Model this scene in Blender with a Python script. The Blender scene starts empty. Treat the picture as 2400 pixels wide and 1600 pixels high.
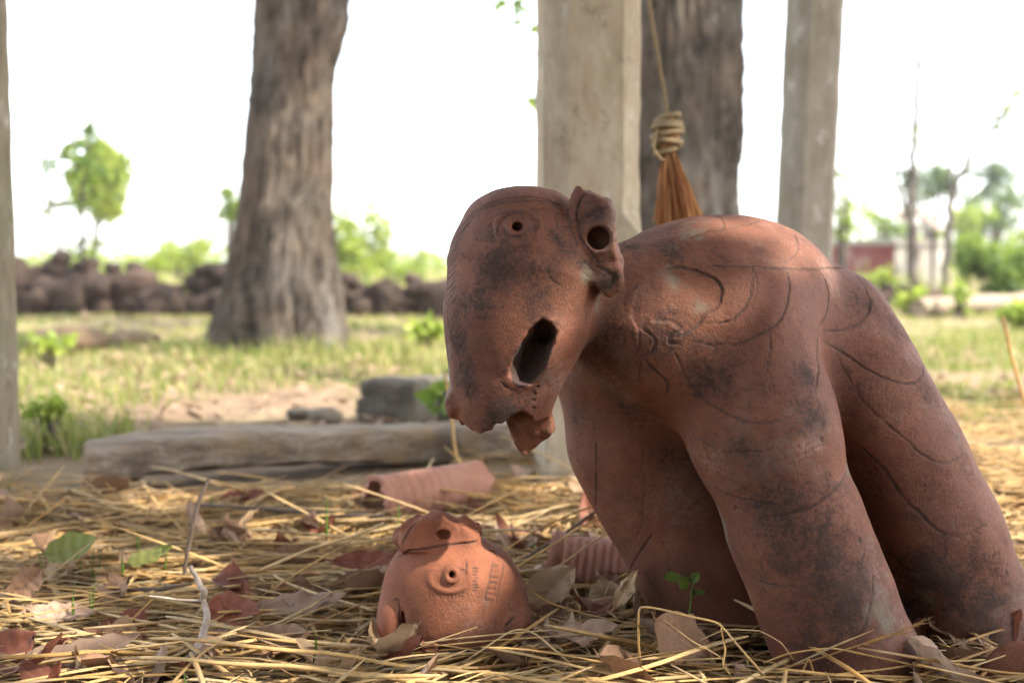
import bpy, math, random
import numpy as np
from mathutils import Vector, Matrix, kdtree

SC = bpy.context.scene
COL = SC.collection
rng = np.random.default_rng(11)
random.seed(11)

# ------------------------------------------------------------------ camera
FPX = 2667.0                      # focal length in photograph pixels (2400 wide)
EYE = 0.55
PITCH = math.atan(180.0 / FPX)
cam = bpy.data.cameras.new('camera')
cam.sensor_width = 36.0
cam.lens = 36.0 * FPX / 2400.0
cam.clip_start = 0.02
cam.clip_end = 2000.0
cam.dof.use_dof = True
cam.dof.focus_distance = 1.53
cam.dof.aperture_fstop = 2.9
camo = bpy.data.objects.new('camera', cam)
camo.location = (0, 0, EYE)
camo.rotation_euler = (math.pi / 2 - PITCH, 0, 0)
COL.objects.link(camo)
SC.camera = camo

# ------------------------------------------------------------------ sky, sun, exposure
SUN_AZ = math.radians(-21.0)       # measured from +x (right) towards +y (away)
SUN_EL = math.radians(48.0)
SUN = np.array([math.cos(SUN_EL) * math.cos(SUN_AZ), math.cos(SUN_EL) * math.sin(SUN_AZ), math.sin(SUN_EL)])
wd = bpy.data.worlds.new('World')
SC.world = wd
wd.use_nodes = True
wn = wd.node_tree
sky = wn.nodes.new('ShaderNodeTexSky')
sky.sky_type = 'NISHITA'
sky.sun_disc = False
sky.sun_elevation = SUN_EL
sky.sun_rotation = math.pi / 2 - SUN_AZ
sky.dust_density = 1.5
sky.air_density = 1.0
sky.ozone_density = 1.0
hsv = wn.nodes.new('ShaderNodeHueSaturation')      # hazy, nearly white dry-season sky
hsv.inputs['Saturation'].default_value = 0.40
wn.links.new(sky.outputs[0], hsv.inputs['Color'])
wn.links.new(hsv.outputs[0], wn.nodes['Background'].inputs[0])
wn.nodes['Background'].inputs[1].default_value = 0.12
sl = bpy.data.lights.new('sun', 'SUN')
sl.energy = 2.0
sl.angle = math.radians(1.0)
sl.color = (1.0, 0.93, 0.82)
so = bpy.data.objects.new('sun', sl)
so.rotation_euler = Vector(SUN).to_track_quat('Z', 'Y').to_euler()
COL.objects.link(so)
SC.view_settings.view_transform = 'Standard'
SC.view_settings.look = 'None'
SC.view_settings.gamma = 1.0
SC.view_settings.exposure = 2.9
SC.view_settings.use_curve_mapping = False
SC.render.engine = 'CYCLES'
SC.cycles.use_denoising = True
SC.cycles.max_bounces = 8
SC.cycles.diffuse_bounces = 4
SC.cycles.transparent_max_bounces = 8
SC.cycles.caustics_reflective = False
SC.cycles.caustics_refractive = False

# ------------------------------------------------------------------ helpers
def P(px, py, Y):
    """point at world depth Y seen at photograph pixel px, py"""
    u = (px - 1200.0) / FPX
    v = (800.0 - py) / FPX
    c, s = math.cos(PITCH), math.sin(PITCH)
    d = np.array([u, c + v * s, -s + v * c])
    return np.array([0, 0, EYE]) + d * (Y / d[1])

def G(px, py, z=0.0):
    """point of the ground (height z) seen at photograph pixel px, py"""
    q = P(px, py, 1.0)
    d = q - np.array([0, 0, EYE])
    return np.array([0, 0, EYE]) + d * ((z - EYE) / d[2])

def project(V):
    c, s = math.cos(PITCH), math.sin(PITCH)
    dz = V[:, 2] - EYE
    f = V[:, 1] * c - dz * s
    u = V[:, 0] / f
    v = (V[:, 1] * s + dz * c) / f
    return 1200 + u * FPX, 800 - v * FPX

_TAB = np.random.default_rng(5).uniform(-1, 1, 64 ** 3).astype(np.float32)
def noise(p, scale=1.0, seed=0, octaves=1):
    """tiling value noise, about -1..1"""
    p = np.asarray(p, np.float32) * np.float32(scale) + np.float32(100 + seed * 7.31)
    out = 0.0
    amp = 1.0
    for o in range(octaves):
        i = np.floor(p).astype(np.int32)
        f = p - i
        f = f * f * (3 - 2 * f)
        i0 = i & 63
        i1 = (i + 1) & 63
        x0, x1 = i0[:, 0] << 12, i1[:, 0] << 12
        y0, y1 = i0[:, 1] << 6, i1[:, 1] << 6
        z0, z1 = i0[:, 2], i1[:, 2]
        fx, fy, fz = f[:, 0], f[:, 1], f[:, 2]
        def ln(xx, yy):
            a = _TAB[xx + yy + z0]
            return a + (_TAB[xx + yy + z1] - a) * fz
        a0 = ln(x0, y0); a0 = a0 + (ln(x0, y1) - a0) * fy
        a1 = ln(x1, y0); a1 = a1 + (ln(x1, y1) - a1) * fy
        out = out + amp * (a0 + (a1 - a0) * fx)
        amp *= 0.5
        p = p * np.float32(2.03) + np.float32(11.7)
    return out

def mesh_from(name, V, F, mat, smooth=True, sharp=None):
    """F: (m,3) or (m,4) array, or a list of such arrays"""
    V = np.asarray(V, np.float32)
    Fs = F if isinstance(F, list) else [F]
    Fs = [np.asarray(f, np.int32) for f in Fs if len(f)]
    me = bpy.data.meshes.new(name)
    me.vertices.add(len(V))
    me.vertices.foreach_set('co', V.ravel())
    loops = np.concatenate([f.ravel() for f in Fs])
    tot = np.concatenate([np.full(len(f), f.shape[1], np.int32) for f in Fs])
    st = np.concatenate([[0], np.cumsum(tot)[:-1]]).astype(np.int32)
    me.loops.add(len(loops))
    me.loops.foreach_set('vertex_index', loops)
    me.polygons.add(len(tot))
    me.polygons.foreach_set('loop_start', st)
    me.polygons.foreach_set('use_smooth', np.full(len(tot), smooth))
    me.update(calc_edges=True)
    if sharp is not None: me.set_sharp_from_angle(angle=math.radians(sharp))
    if mat is not None:
        for m in (mat if isinstance(mat, list) else [mat]):
            me.materials.append(m)
    return me

def link(name, data, parent=None, loc=(0, 0, 0)):
    o = bpy.data.objects.new(name, data)
    COL.objects.link(o)
    o.location = loc
    if parent is not None:
        o.parent = parent
    return o

def tag(o, label=None, cat=None, group=None, kind=None):
    if label: o['label'] = label
    if cat: o['category'] = cat
    if group: o['group'] = group
    if kind: o['kind'] = kind
    return o

def thing(name, label, cat, loc, group=None):
    o = bpy.data.objects.new(name, None)
    COL.objects.link(o)
    o.location = tuple(float(c) for c in loc)
    return tag(o, label, cat, group)

def part(name, V, F, mat, t, smooth=True, kind=None):
    """world-space vertices become a child of t"""
    base = np.zeros(3)
    q = t
    while q is not None:
        base = base + np.array(q.location)
        q = q.parent
    o = link(name, mesh_from(name, np.asarray(V) - base, F, mat, smooth), t)
    if kind: o['kind'] = kind
    return o

def single(name, V, F, mat, label, cat, loc=None, group=None, kind=None, smooth=True, sharp=None):
    V = np.asarray(V, np.float64)
    if loc is None:
        loc = np.array([V[:, 0].mean(), V[:, 1].mean(), V[:, 2].min()])
    o = link(name, mesh_from(name, V - loc, F, mat, smooth, sharp), None, tuple(float(c) for c in loc))
    return tag(o, label, cat, group, kind)

def join(*ms):
    """join (V, [F...]) pairs"""
    Vs, Fs, n = [], [], 0
    for V, F in ms:
        F = F if isinstance(F, list) else [F]
        Vs.append(np.asarray(V, np.float64))
        Fs += [np.asarray(f) + n for f in F]
        n += len(V)
    return np.concatenate(Vs), Fs

def grid_faces(nu, nv, wrap_u=False):
    iu = np.arange(nu if wrap_u else nu - 1)
    iv = np.arange(nv - 1)
    U, W = np.meshgrid(iu, iv, indexing='ij')
    U2 = (U + 1) % nu
    return np.stack([U * nv + W, U2 * nv + W, U2 * nv + W + 1, U * nv + W + 1], -1).reshape(-1, 4)

def tube(path, radii, n=8, cap=True, flat=1.0, twist=0.0):
    path = np.asarray(path, np.float64)
    m = len(path)
    radii = np.broadcast_to(np.asarray(radii, np.float64), (m,))
    T = np.gradient(path, axis=0)
    T /= np.linalg.norm(T, axis=1)[:, None] + 1e-12
    ref = np.array([0, 0, 1.0]) if abs(T[0][2]) < 0.8 else np.array([0, 1.0, 0])
    N = np.zeros_like(T)
    prev = ref
    for i in range(m):
        nrm = prev - T[i] * np.dot(prev, T[i])
        L = np.linalg.norm(nrm)
        if L < 1e-6:
            nrm = np.cross(T[i], [1, 0, 0.3]); L = np.linalg.norm(nrm)
        nrm /= L
        N[i] = nrm
        prev = nrm
    B = np.cross(T, N)
    a = np.arange(n) / n * 2 * math.pi + twist
    V = path[None] + radii[None, :, None] * (np.cos(a)[:, None, None] * N[None] * flat + np.sin(a)[:, None, None] * B[None])
    V = V.reshape(-1, 3)
    F = [grid_faces(n, m, True)[:, ::-1]]
    if cap:
        c0, c1 = len(V), len(V) + 1
        V = np.concatenate([V, path[:1], path[-1:]])
        i = np.arange(n)
        F.append(np.stack([i * m, ((i + 1) % n) * m, np.full(n, c0)], -1)[:, ::-1] if False else np.stack([np.full(n, c0), ((i + 1) % n) * m, i * m], -1))
        F.append(np.stack([np.full(n, c1), i * m + m - 1, ((i + 1) % n) * m + m - 1], -1))
    return V, F

def smooth_path(pts, n=40):
    """Catmull-Rom through pts"""
    pts = np.asarray(pts, np.float64)
    p = np.concatenate([[2 * pts[0] - pts[1]], pts, [2 * pts[-1] - pts[-2]]])
    t = np.linspace(0, len(pts) - 1 - 1e-6, n)
    i = t.astype(int)
    f = (t - i)[:, None]
    a, b, c, d = p[i], p[i + 1], p[i + 2], p[i + 3]
    return 0.5 * ((2 * b) + (c - a) * f + (2 * a - 5 * b + 4 * c - d) * f ** 2 + (3 * b - a - 3 * c + d) * f ** 3)

def box(x0, x1, y0, y1, z0, z1):
    V = np.array([[x, y, z] for x in (x0, x1) for y in (y0, y1) for z in (z0, z1)], float)
    F = np.array([[0, 1, 3, 2], [4, 6, 7, 5], [0, 4, 5, 1], [2, 3, 7, 6], [0, 2, 6, 4], [1, 5, 7, 3]])
    return V, [F]

_ico = {}
def ico(sub):
    if sub not in _ico:
        import bmesh
        bm = bmesh.new()
        bmesh.ops.create_icosphere(bm, subdivisions=sub, radius=1.0)
        V = np.array([v.co[:] for v in bm.verts])
        F = np.array([[v.index for v in f.verts] for f in bm.faces])
        bm.free()
        _ico[sub] = (V, F)
    return _ico[sub]

def rock(seed, sub=3, rough=0.22, boxy=0.0):
    V, F = ico(sub)
    V = V.copy()
    if boxy:
        m = np.abs(V).max(1)[:, None]
        V = V * (1 - boxy) + V / m * 0.8 * boxy
    n = noise(V + seed * 7.3, 1.3, seed, 2) * rough + noise(V + seed * 3.1, 5.0, seed + 5, 2) * rough * 0.28
    return V * (1 + n)[:, None], F

# ------------------------------------------------------------------ materials
class NT:
    def __init__(s, name):
        s.m = bpy.data.materials.new(name)
        s.m.use_nodes = True
        s.t = s.m.node_tree
        s.b = s.t.nodes['Principled BSDF']
        s.out = s.t.nodes['Material Output']
        s.tc = s.t.nodes.new('ShaderNodeTexCoord')
    def n(s, typ, **kw):
        x = s.t.nodes.new('ShaderNode' + typ)
        for k, v in kw.items():
            if k.startswith('i_'):
                x.inputs[int(k[2:]) if k[2:].isdigit() else k[2:]].default_value = v
            else:
                setattr(x, k, v)
        return x
    def l(s, a, b): s.t.links.new(a, b)
    def vec(s, scale=(1, 1, 1), coord='Object'):
        mp = s.n('Mapping')
        mp.inputs['Scale'].default_value = scale
        s.l(s.tc.outputs[coord], mp.inputs[0])
        return mp.outputs[0]
    def noise(s, scale, detail=4, rough=0.55, vec=None, dist=0.0):
        x = s.n('TexNoise')
        x.inputs['Scale'].default_value = scale
        x.inputs['Detail'].default_value = detail
        x.inputs['Roughness'].default_value = rough
        x.inputs['Distortion'].default_value = dist
        s.l(vec if vec is not None else s.tc.outputs['Object'], x.inputs['Vector'])
        return x.outputs['Fac']
    def ramp(s, fac, stops, interp='LINEAR'):
        r = s.n('ValToRGB')
        r.color_ramp.interpolation = interp
        e = r.color_ramp.elements
        while len(e) < len(stops): e.new(0.5)
        for k, (p, c) in enumerate(stops):
            e[k].position = p
            e[k].color = (c, c, c, 1) if isinstance(c, (int, float)) else (*c, 1)
        s.l(fac, r.inputs[0])
        return r.outputs[0]
    def mix(s, fac, a, b, mode='MIX'):
        x = s.n('MixRGB', blend_type=mode)
        for sock, v in ((x.inputs[0], fac), (x.inputs[1], a), (x.inputs[2], b)):
            if isinstance(v, (int, float)): sock.default_value = v
            elif isinstance(v, tuple): sock.default_value = (*v, 1)
            else: s.l(v, sock)
        return x.outputs[0]
    def math(s, op, a, b=0.0):
        x = s.n('Math', operation=op)
        for sock, v in ((x.inputs[0], a), (x.inputs[1], b)):
            if isinstance(v, (int, float)): sock.default_value = v
            else: s.l(v, sock)
        return x.outputs[0]
    def bump(s, h, strength=0.4, dist=0.01, normal=None):
        x = s.n('Bump')
        x.inputs['Strength'].default_value = strength
        x.inputs['Distance'].default_value = dist
        s.l(h, x.inputs['Height'])
        if normal is not None: s.l(normal, x.inputs['Normal'])
        return x.outputs[0]
    def done(s, color, rough=0.8, normal=None, spec=0.3):
        if isinstance(color, tuple): s.b.inputs['Base Color'].default_value = (*color, 1)
        else: s.l(color, s.b.inputs['Base Color'])
        if isinstance(rough, (int, float)): s.b.inputs['Roughness'].default_value = rough
        else: s.l(rough, s.b.inputs['Roughness'])
        s.b.inputs['Specular IOR Level'].default_value = spec
        if normal is not None: s.l(normal, s.b.inputs['Normal'])
        return s.m
    def translucent(s, color, fac):
        tr = s.n('BsdfTranslucent')
        if isinstance(color, tuple): tr.inputs[0].default_value = (*color, 1)
        else: s.l(color, tr.inputs[0])
        mx = s.n('MixShader')
        mx.inputs[0].default_value = fac
        s.l(s.b.outputs[0], mx.inputs[1])
        s.l(tr.outputs[0], mx.inputs[2])
        s.l(mx.outputs[0], s.out.inputs['Surface'])
        return s.m
    def island(s): return s.n('NewGeometry').outputs['Random Per Island']
    def objrand(s): return s.n('ObjectInfo').outputs['Random']

def terracotta(name, base, light, soot=0.5, dusty=0.6, sheen=0.62):
    t = NT(name)
    big = t.noise(7.0, 5, 0.6)
    col = t.mix(t.ramp(big, [(0.32, 0.0), (0.68, 1.0)]), base, light)
    # fine mottling
    col = t.mix(t.ramp(t.noise(45, 6, 0.7), [(0.35, 0.0), (0.7, 0.5)]), col, tuple(c * 0.72 for c in base))
    # pale mineral bloom in patches
    blo = t.math('MULTIPLY', t.ramp(t.noise(5.0, 6, 0.65, t.vec((1, 1, 1.3))), [(0.54, 0.0), (0.70, 1.0)]), t.ramp(t.noise(150, 3, 0.7), [(0.38, 0.0), (0.62, 1.0)]))
    col = t.mix(t.math('MULTIPLY', blo, dusty), col, (0.40, 0.29, 0.235))
    # dark lichen: broad patches broken into specks
    patch = t.ramp(t.noise(10.0, 8, 0.68, dist=0.4), [(0.47 - 0.13 * soot, 0.0), (0.62 - 0.10 * soot, 1.0)])
    speck = t.ramp(t.noise(210, 5, 0.75), [(0.44, 0.0), (0.52, 1.0)])
    mid = t.ramp(t.noise(62, 6, 0.7), [(0.44, 0.0), (0.6, 1.0)])
    l1 = t.math('MULTIPLY', patch, t.math('MAXIMUM', t.math('MULTIPLY', speck, 0.8), mid))
    l2 = t.math('MULTIPLY', t.ramp(t.noise(330, 3, 0.7), [(0.56, 0.0), (0.64, 1.0)]), 0.7)
    l3 = t.math('MULTIPLY', t.ramp(t.noise(4.2, 5, 0.6, dist=0.6), [(0.47, 0.0), (0.62, 0.62)]), t.ramp(t.noise(38, 5, 0.75), [(0.3, 0.25), (0.62, 1.0)]))
    zone = t.ramp(t.noise(2.6, 3, 0.5, t.vec((1, 1, 0.8)), 0.3), [(0.38, 0.42), (0.58, 1.0)])
    lich = t.math('MINIMUM', t.math('ADD', t.math('MULTIPLY', t.math('MAXIMUM', l1, l3), zone), t.math('MULTIPLY', l2, 0.7)), 0.93)
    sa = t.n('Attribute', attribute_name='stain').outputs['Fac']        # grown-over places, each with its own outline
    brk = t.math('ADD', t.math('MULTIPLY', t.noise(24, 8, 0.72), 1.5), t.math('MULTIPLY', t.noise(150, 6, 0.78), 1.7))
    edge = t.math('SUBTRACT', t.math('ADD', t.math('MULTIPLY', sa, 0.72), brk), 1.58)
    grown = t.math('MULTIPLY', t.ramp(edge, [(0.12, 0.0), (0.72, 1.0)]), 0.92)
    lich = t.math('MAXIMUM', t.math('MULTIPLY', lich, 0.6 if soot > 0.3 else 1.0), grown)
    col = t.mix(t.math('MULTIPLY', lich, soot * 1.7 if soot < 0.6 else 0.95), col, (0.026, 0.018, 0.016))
    # greenish grey algae
    alg = t.math('MULTIPLY', t.ramp(t.noise(8.0, 4, 0.6, t.vec((1, 1.4, 0.8))), [(0.63, 0.0), (0.70, 1.0)]), 0.6)
    col = t.mix(alg, col, (0.15, 0.14, 0.10))
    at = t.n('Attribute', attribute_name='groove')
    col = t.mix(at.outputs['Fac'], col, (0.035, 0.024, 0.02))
    hb = t.math('ADD', t.math('MULTIPLY', t.noise(90, 6, 0.7), 0.5), t.math('MULTIPLY', t.noise(420, 3, 0.6), 0.25))
    hb = t.math('ADD', hb, t.math('MULTIPLY', lich, 0.12))
    rg = t.ramp(lich, [(0.0, sheen), (1.0, 0.9)])
    return t.done(col, rg, t.bump(hb, 0.75, 0.0045), 0.32)

M = {}
M['statue'] = terracotta('weathered_terracotta', (0.130, 0.041, 0.0185), (0.205, 0.071, 0.032), 0.62)
M['head2'] = terracotta('fresh_terracotta', (0.200, 0.064, 0.029), (0.270, 0.096, 0.045), 0.30, 0.4, 0.75)
M['pot'] = terracotta('pot_terracotta', (0.34, 0.15, 0.095), (0.42, 0.22, 0.155), 0.14, 0.3, 0.75)
# ------------------------------------------------------------------ signed-distance modelling of the terracotta pieces
def rcone(p, a, b, ra, rb):
    a = np.asarray(a, np.float32); b = np.asarray(b, np.float32)
    ba = b - a
    pa = p - a
    t = np.clip((pa @ ba) / np.dot(ba, ba), 0, 1)
    return np.linalg.norm(pa - t[:, None] * ba, axis=1) - (ra + (rb - ra) * t)

def chain(p, pts, k=0.02):
    d = None
    for (a, ra), (b, rb) in zip(pts[:-1], pts[1:]):
        e = rcone(p, a, b, ra, rb)
        d = e if d is None else smin(d, e, k)
    return d

def ell(p, c, r, R=None):
    q = p - np.asarray(c, np.float32)
    if R is not None: q = q @ np.asarray(R, np.float32)      # columns are the ellipsoid's axes
    r = np.asarray(r, np.float32)
    k0 = np.linalg.norm(q / r, axis=1)
    k1 = np.linalg.norm(q / (r * r), axis=1)
    return k0 * (k0 - 1) / np.maximum(k1, 1e-6)

def smin(a, b, k):
    h = np.maximum(k - np.abs(a - b), 0) / k
    return np.minimum(a, b) - h * h * k * 0.25

def smax(a, b, k): return -smin(-a, -b, k)

def rotm(ax, ay, az):
    return np.array(Matrix.Rotation(az, 3, 'Z') @ Matrix.Rotation(ay, 3, 'Y') @ Matrix.Rotation(ax, 3, 'X'))

def surface(fn, lo, hi, v, coarse=4):
    """surface nets over fn, evaluated only near the surface"""
    lo = np.asarray(lo, np.float32); hi = np.asarray(hi, np.float32)
    nc = np.ceil((hi - lo) / (v * coarse)).astype(int)
    n = nc * coarse
    ax = [lo[i] + (np.arange(nc[i]) + 0.5) * v * coarse for i in range(3)]
    C = np.stack(np.meshgrid(*ax, indexing='ij'), -1).reshape(-1, 3).astype(np.float32)
    dc = np.concatenate([fn(c) for c in np.array_split(C, max(1, len(C) // 400000))])
    D = np.repeat(np.repeat(np.repeat(np.where(dc < 0, -1, 1).astype(np.float32).reshape(nc), coarse, 0), coarse, 1), coarse, 2)
    act = np.nonzero(np.abs(dc) < v * coarse * 1.5)[0]
    ci = np.stack(np.unravel_index(act, nc), -1)
    off = np.stack(np.meshgrid(*[np.arange(coarse)] * 3, indexing='ij'), -1).reshape(-1, 3)
    fi = (ci[:, None] * coarse + off[None]).reshape(-1, 3)
    for ch in np.array_split(fi, max(1, len(fi) // 500000)):
        D[ch[:, 0], ch[:, 1], ch[:, 2]] = fn((lo + ch * v).astype(np.float32))
    S = D < 0
    cnt = np.zeros(np.array(S.shape) - 1, np.uint8)
    for dx in (0, 1):
        for dy in (0, 1):
            for dz in (0, 1):
                cnt += S[dx:S.shape[0] - 1 + dx, dy:S.shape[1] - 1 + dy, dz:S.shape[2] - 1 + dz]
    cells = np.argwhere((cnt > 0) & (cnt < 8))
    idx = np.full(cnt.shape, -1, np.int32)
    idx[cells[:, 0], cells[:, 1], cells[:, 2]] = np.arange(len(cells))
    corner = {}
    for dx in (0, 1):
        for dy in (0, 1):
            for dz in (0, 1):
                corner[(dx, dy, dz)] = D[cells[:, 0] + dx, cells[:, 1] + dy, cells[:, 2] + dz]
    acc = np.zeros((len(cells), 3), np.float32); w = np.zeros(len(cells), np.float32)
    ks = list(corner)
    for i, a in enumerate(ks):
        for b in ks[i + 1:]:
            if sum(abs(a[q] - b[q]) for q in range(3)) != 1: continue
            da, db = corner[a], corner[b]
            m = (da < 0) != (db < 0)
            t = np.where(m, da / np.where(m, da - db, 1), 0)
            pos = np.array(a, np.float32) + t[:, None] * (np.array(b, np.float32) - np.array(a, np.float32))
            acc += pos * m[:, None]; w += m
    V = lo + (cells + acc / w[:, None]) * v
    F = []
    for axis in range(3):
        sl0 = [slice(1, -1)] * 3; sl1 = [slice(1, -1)] * 3
        sl0[axis] = slice(0, -1); sl1[axis] = slice(1, None)
        ch = S[tuple(sl0)] != S[tuple(sl1)]
        e = np.argwhere(ch)
        o = np.array([1, 1, 1]); o[axis] = 0
        e = e + o
        ins = S[e[:, 0], e[:, 1], e[:, 2]]
        u, q = (axis + 1) % 3, (axis + 2) % 3
        quad = []
        for (du, dq) in ((0, 0), (1, 0), (1, 1), (0, 1)):
            c = e.copy(); c[:, u] -= du; c[:, q] -= dq
            quad.append(idx[c[:, 0], c[:, 1], c[:, 2]])
        quad = np.stack(quad, -1)
        quad[~ins] = quad[~ins][:, ::-1]
        F.append(quad[(quad >= 0).all(1)])
    return V.astype(np.float64), np.concatenate(F)

def vnormals(V, F):
    fn = np.cross(V[F[:, 2]] - V[F[:, 0]], V[F[:, 3]] - V[F[:, 1]])
    N = np.zeros_like(V)
    for k in range(4):
        for c in range(3):
            N[:, c] += np.bincount(F[:, k], fn[:, c], len(V))
    return N / (np.linalg.norm(N, axis=1)[:, None] + 1e-20)

def trace(fn, px, py, y0, y1):
    """sphere-trace photograph pixels onto the modelled surface"""
    o = np.array([0, 0, EYE], np.float32)
    A = np.array([P(a, b, 1.0) for a, b in zip(px, py)], np.float32) - o
    A /= np.linalg.norm(A, axis=1)[:, None]
    t = np.full(len(A), y0, np.float32)
    for _ in range(70):
        d = fn(o + A * t[:, None])
        t += d * 0.8
    ok = (np.abs(d) < 0.002) & (t < y1)
    return (o + A * t[:, None])[ok], ok

def lines_px(lines, step=1.2):
    """resample polylines (photo pixels) densely; returns px, py, width, depth"""
    X, Y, W, Dp = [], [], [], []
    for pts, w, dep in lines:
        pts = np.asarray(pts, float)
        q = smooth_path(pts, 8 * len(pts)) if len(pts) > 2 else pts
        seg = np.linalg.norm(np.diff(q, axis=0), axis=1)
        s = np.concatenate([[0], np.cumsum(seg)])
        n = max(2, int(s[-1] / step))
        t = np.linspace(0, s[-1], n)
        x, y = np.interp(t, s, q[:, 0]), np.interp(t, s, q[:, 1])
        # hand-drawn wobble, line fading at its ends
        x += np.interp(t, np.linspace(0, s[-1], max(2, n // 12)), rng.normal(0, 0.9, max(2, n // 12)))
        y += np.interp(t, np.linspace(0, s[-1], max(2, n // 12)), rng.normal(0, 0.9, max(2, n // 12)))
        fade = np.clip(np.minimum(t, s[-1] - t) / 10.0 + 0.35, 0, 1) if s[-1] > 30 else np.ones(n)
        fade = fade * np.clip(0.85 + 0.3 * np.interp(t, np.linspace(0, s[-1], max(2, n // 20)), rng.normal(0, 1, max(2, n // 20))), 0.4, 1.15)
        X.append(x); Y.append(y); W.append(np.full(n, w)); Dp.append(dep * fade)
    return map(np.concatenate, (X, Y, W, Dp))

def engrave(V, N, fn, lines, y0, y1):
    """cut the lines into the surface; returns groove darkness per vertex"""
    px, py, w, dep = lines_px(lines)
    pts, ok = trace(fn, px, py, y0, y1)
    w, dep = w[ok], dep[ok]
    kd = kdtree.KDTree(len(pts))
    for i, p in enumerate(pts): kd.insert(p, i)
    kd.balance()
    g = np.zeros(len(V)); push = np.zeros(len(V))
    cs = 0.006                                   # only vertices in cells next to a line are tested
    lo = V.min(0) - 0.02
    dim = np.ceil((V.max(0) + 0.02 - lo) / cs).astype(int) + 1
    mark = np.zeros(dim, bool)
    pc = np.clip(((pts - lo) / cs).astype(int), 1, dim - 2)
    for dx in (-1, 0, 1):
        for dy in (-1, 0, 1):
            for dz in (-1, 0, 1):
                mark[pc[:, 0] + dx, pc[:, 1] + dy, pc[:, 2] + dz] = True
    vc = ((V - lo) / cs).astype(int)
    near = np.nonzero(mark[vc[:, 0], vc[:, 1], vc[:, 2]] & (np.einsum('ij,ij->i', N, V - np.array([0, 0, EYE])) < 0.02))[0]
    for i in near:
        co, j, d = kd.find(V[i])
        r = d / max(w[j], 0.00125)
        if r < 2.6:
            f = math.exp(-r * r)
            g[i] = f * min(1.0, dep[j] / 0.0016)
            push[i] = f * dep[j] - 0.28 * dep[j] * math.exp(-(r - 1.7) ** 2 * 3)     # raised burr beside the cut
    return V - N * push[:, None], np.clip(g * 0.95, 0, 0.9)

def CR(ox, oy, s, pts): return [(ox + x / s, oy + y / s) for x, y in pts]

def split_parts(root, V, F, lab, names, mat, g, stain=None):
    """one continuous surface, cut into named parts; normals come from the whole"""
    N = vnormals(V, F)
    base = np.array(root.location)
    fl = lab[F[:, 0]]
    objs = {}
    for k, nm in enumerate(names):
        sel = F[fl == k]
        if not len(sel): continue
        used, inv = np.unique(sel, return_inverse=True)
        me = mesh_from(nm, V[used] - base, inv.reshape(-1, 4), mat)
        at = me.attributes.new('groove', 'FLOAT', 'POINT')
        at.data.foreach_set('value', g[used].astype(np.float32))
        if stain is not None:
            me.attributes.new('stain', 'FLOAT', 'POINT').data.foreach_set('value', stain[used].astype(np.float32))
        me.normals_split_custom_set_from_vertices(N[used].astype(np.float32))
        objs[k] = link(nm, me, root)
    return objs

# ---- the leaning elephant
def S(px, py, Y, rpx):                       # a point and the radius that rpx photograph pixels have there
    return P(px, py, Y), rpx * Y / FPX

EL = dict(
    torso=[S(1590, 790, 1.70, 200), S(1640, 742, 1.72, 206), S(1735, 730, 1.75, 204), S(1875, 815, 1.80, 195)],
    neck=[S(1380, 700, 1.635, 125), S(1470, 732, 1.67, 148), S(1560, 755, 1.70, 188)],
    A=[S(1745, 790, 1.655, 166), S(1785, 1000, 1.62, 162), S(1868, 1250, 1.60, 145), S(1930, 1400, 1.585, 143), S(1997, 1590, 1.575, 158), S(2035, 1700, 1.57, 160)],
    B=[S(1450, 850, 1.79, 158), S(1500, 1040, 1.80, 150), S(1565, 1165, 1.81, 148), S(1640, 1310, 1.81, 148), S(1740, 1500, 1.81, 155), S(1785, 1600, 1.81, 157)],
    C=[S(1925, 790, 1.79, 165), S(1990, 900, 1.76, 152), S(2088, 1065, 1.75, 150), S(2180, 1250, 1.735, 150), S(2278, 1480, 1.72, 160), S(2330, 1600, 1.715, 162)],
    D=[S(1800, 900, 1.95, 145), S(1880, 1150, 1.96, 145), S(1990, 1420, 1.96, 145), S(2040, 1530, 1.96, 145)],
    head=[S(1233, 645, 1.585, 188), S(1208, 760, 1.575, 154), S(1184, 890, 1.565, 105), S(1180, 1000, 1.56, 95)],
)
NAMES = ['torso', 'leg', 'leg', 'leg', 'leg', 'head', 'ear', 'trunk_stump', 'eye', 'tusk_socket']
EARC = P(1393, 565, 1.525)
EARR = rotm(math.radians(4), math.radians(-10), math.radians(-14))
HOLE = P(1405, 557, 1.49)
TONG = [S(1240, 960, 1.575, 56), S(1243, 1000, 1.575, 50), S(1232, 1046, 1.575, 20)]
SOCK_C = P(1256, 832, 1.475)
SOCK_R = rotm(0, math.radians(27), 0)
ZC = P(1180, 975, 1.57)

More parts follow.
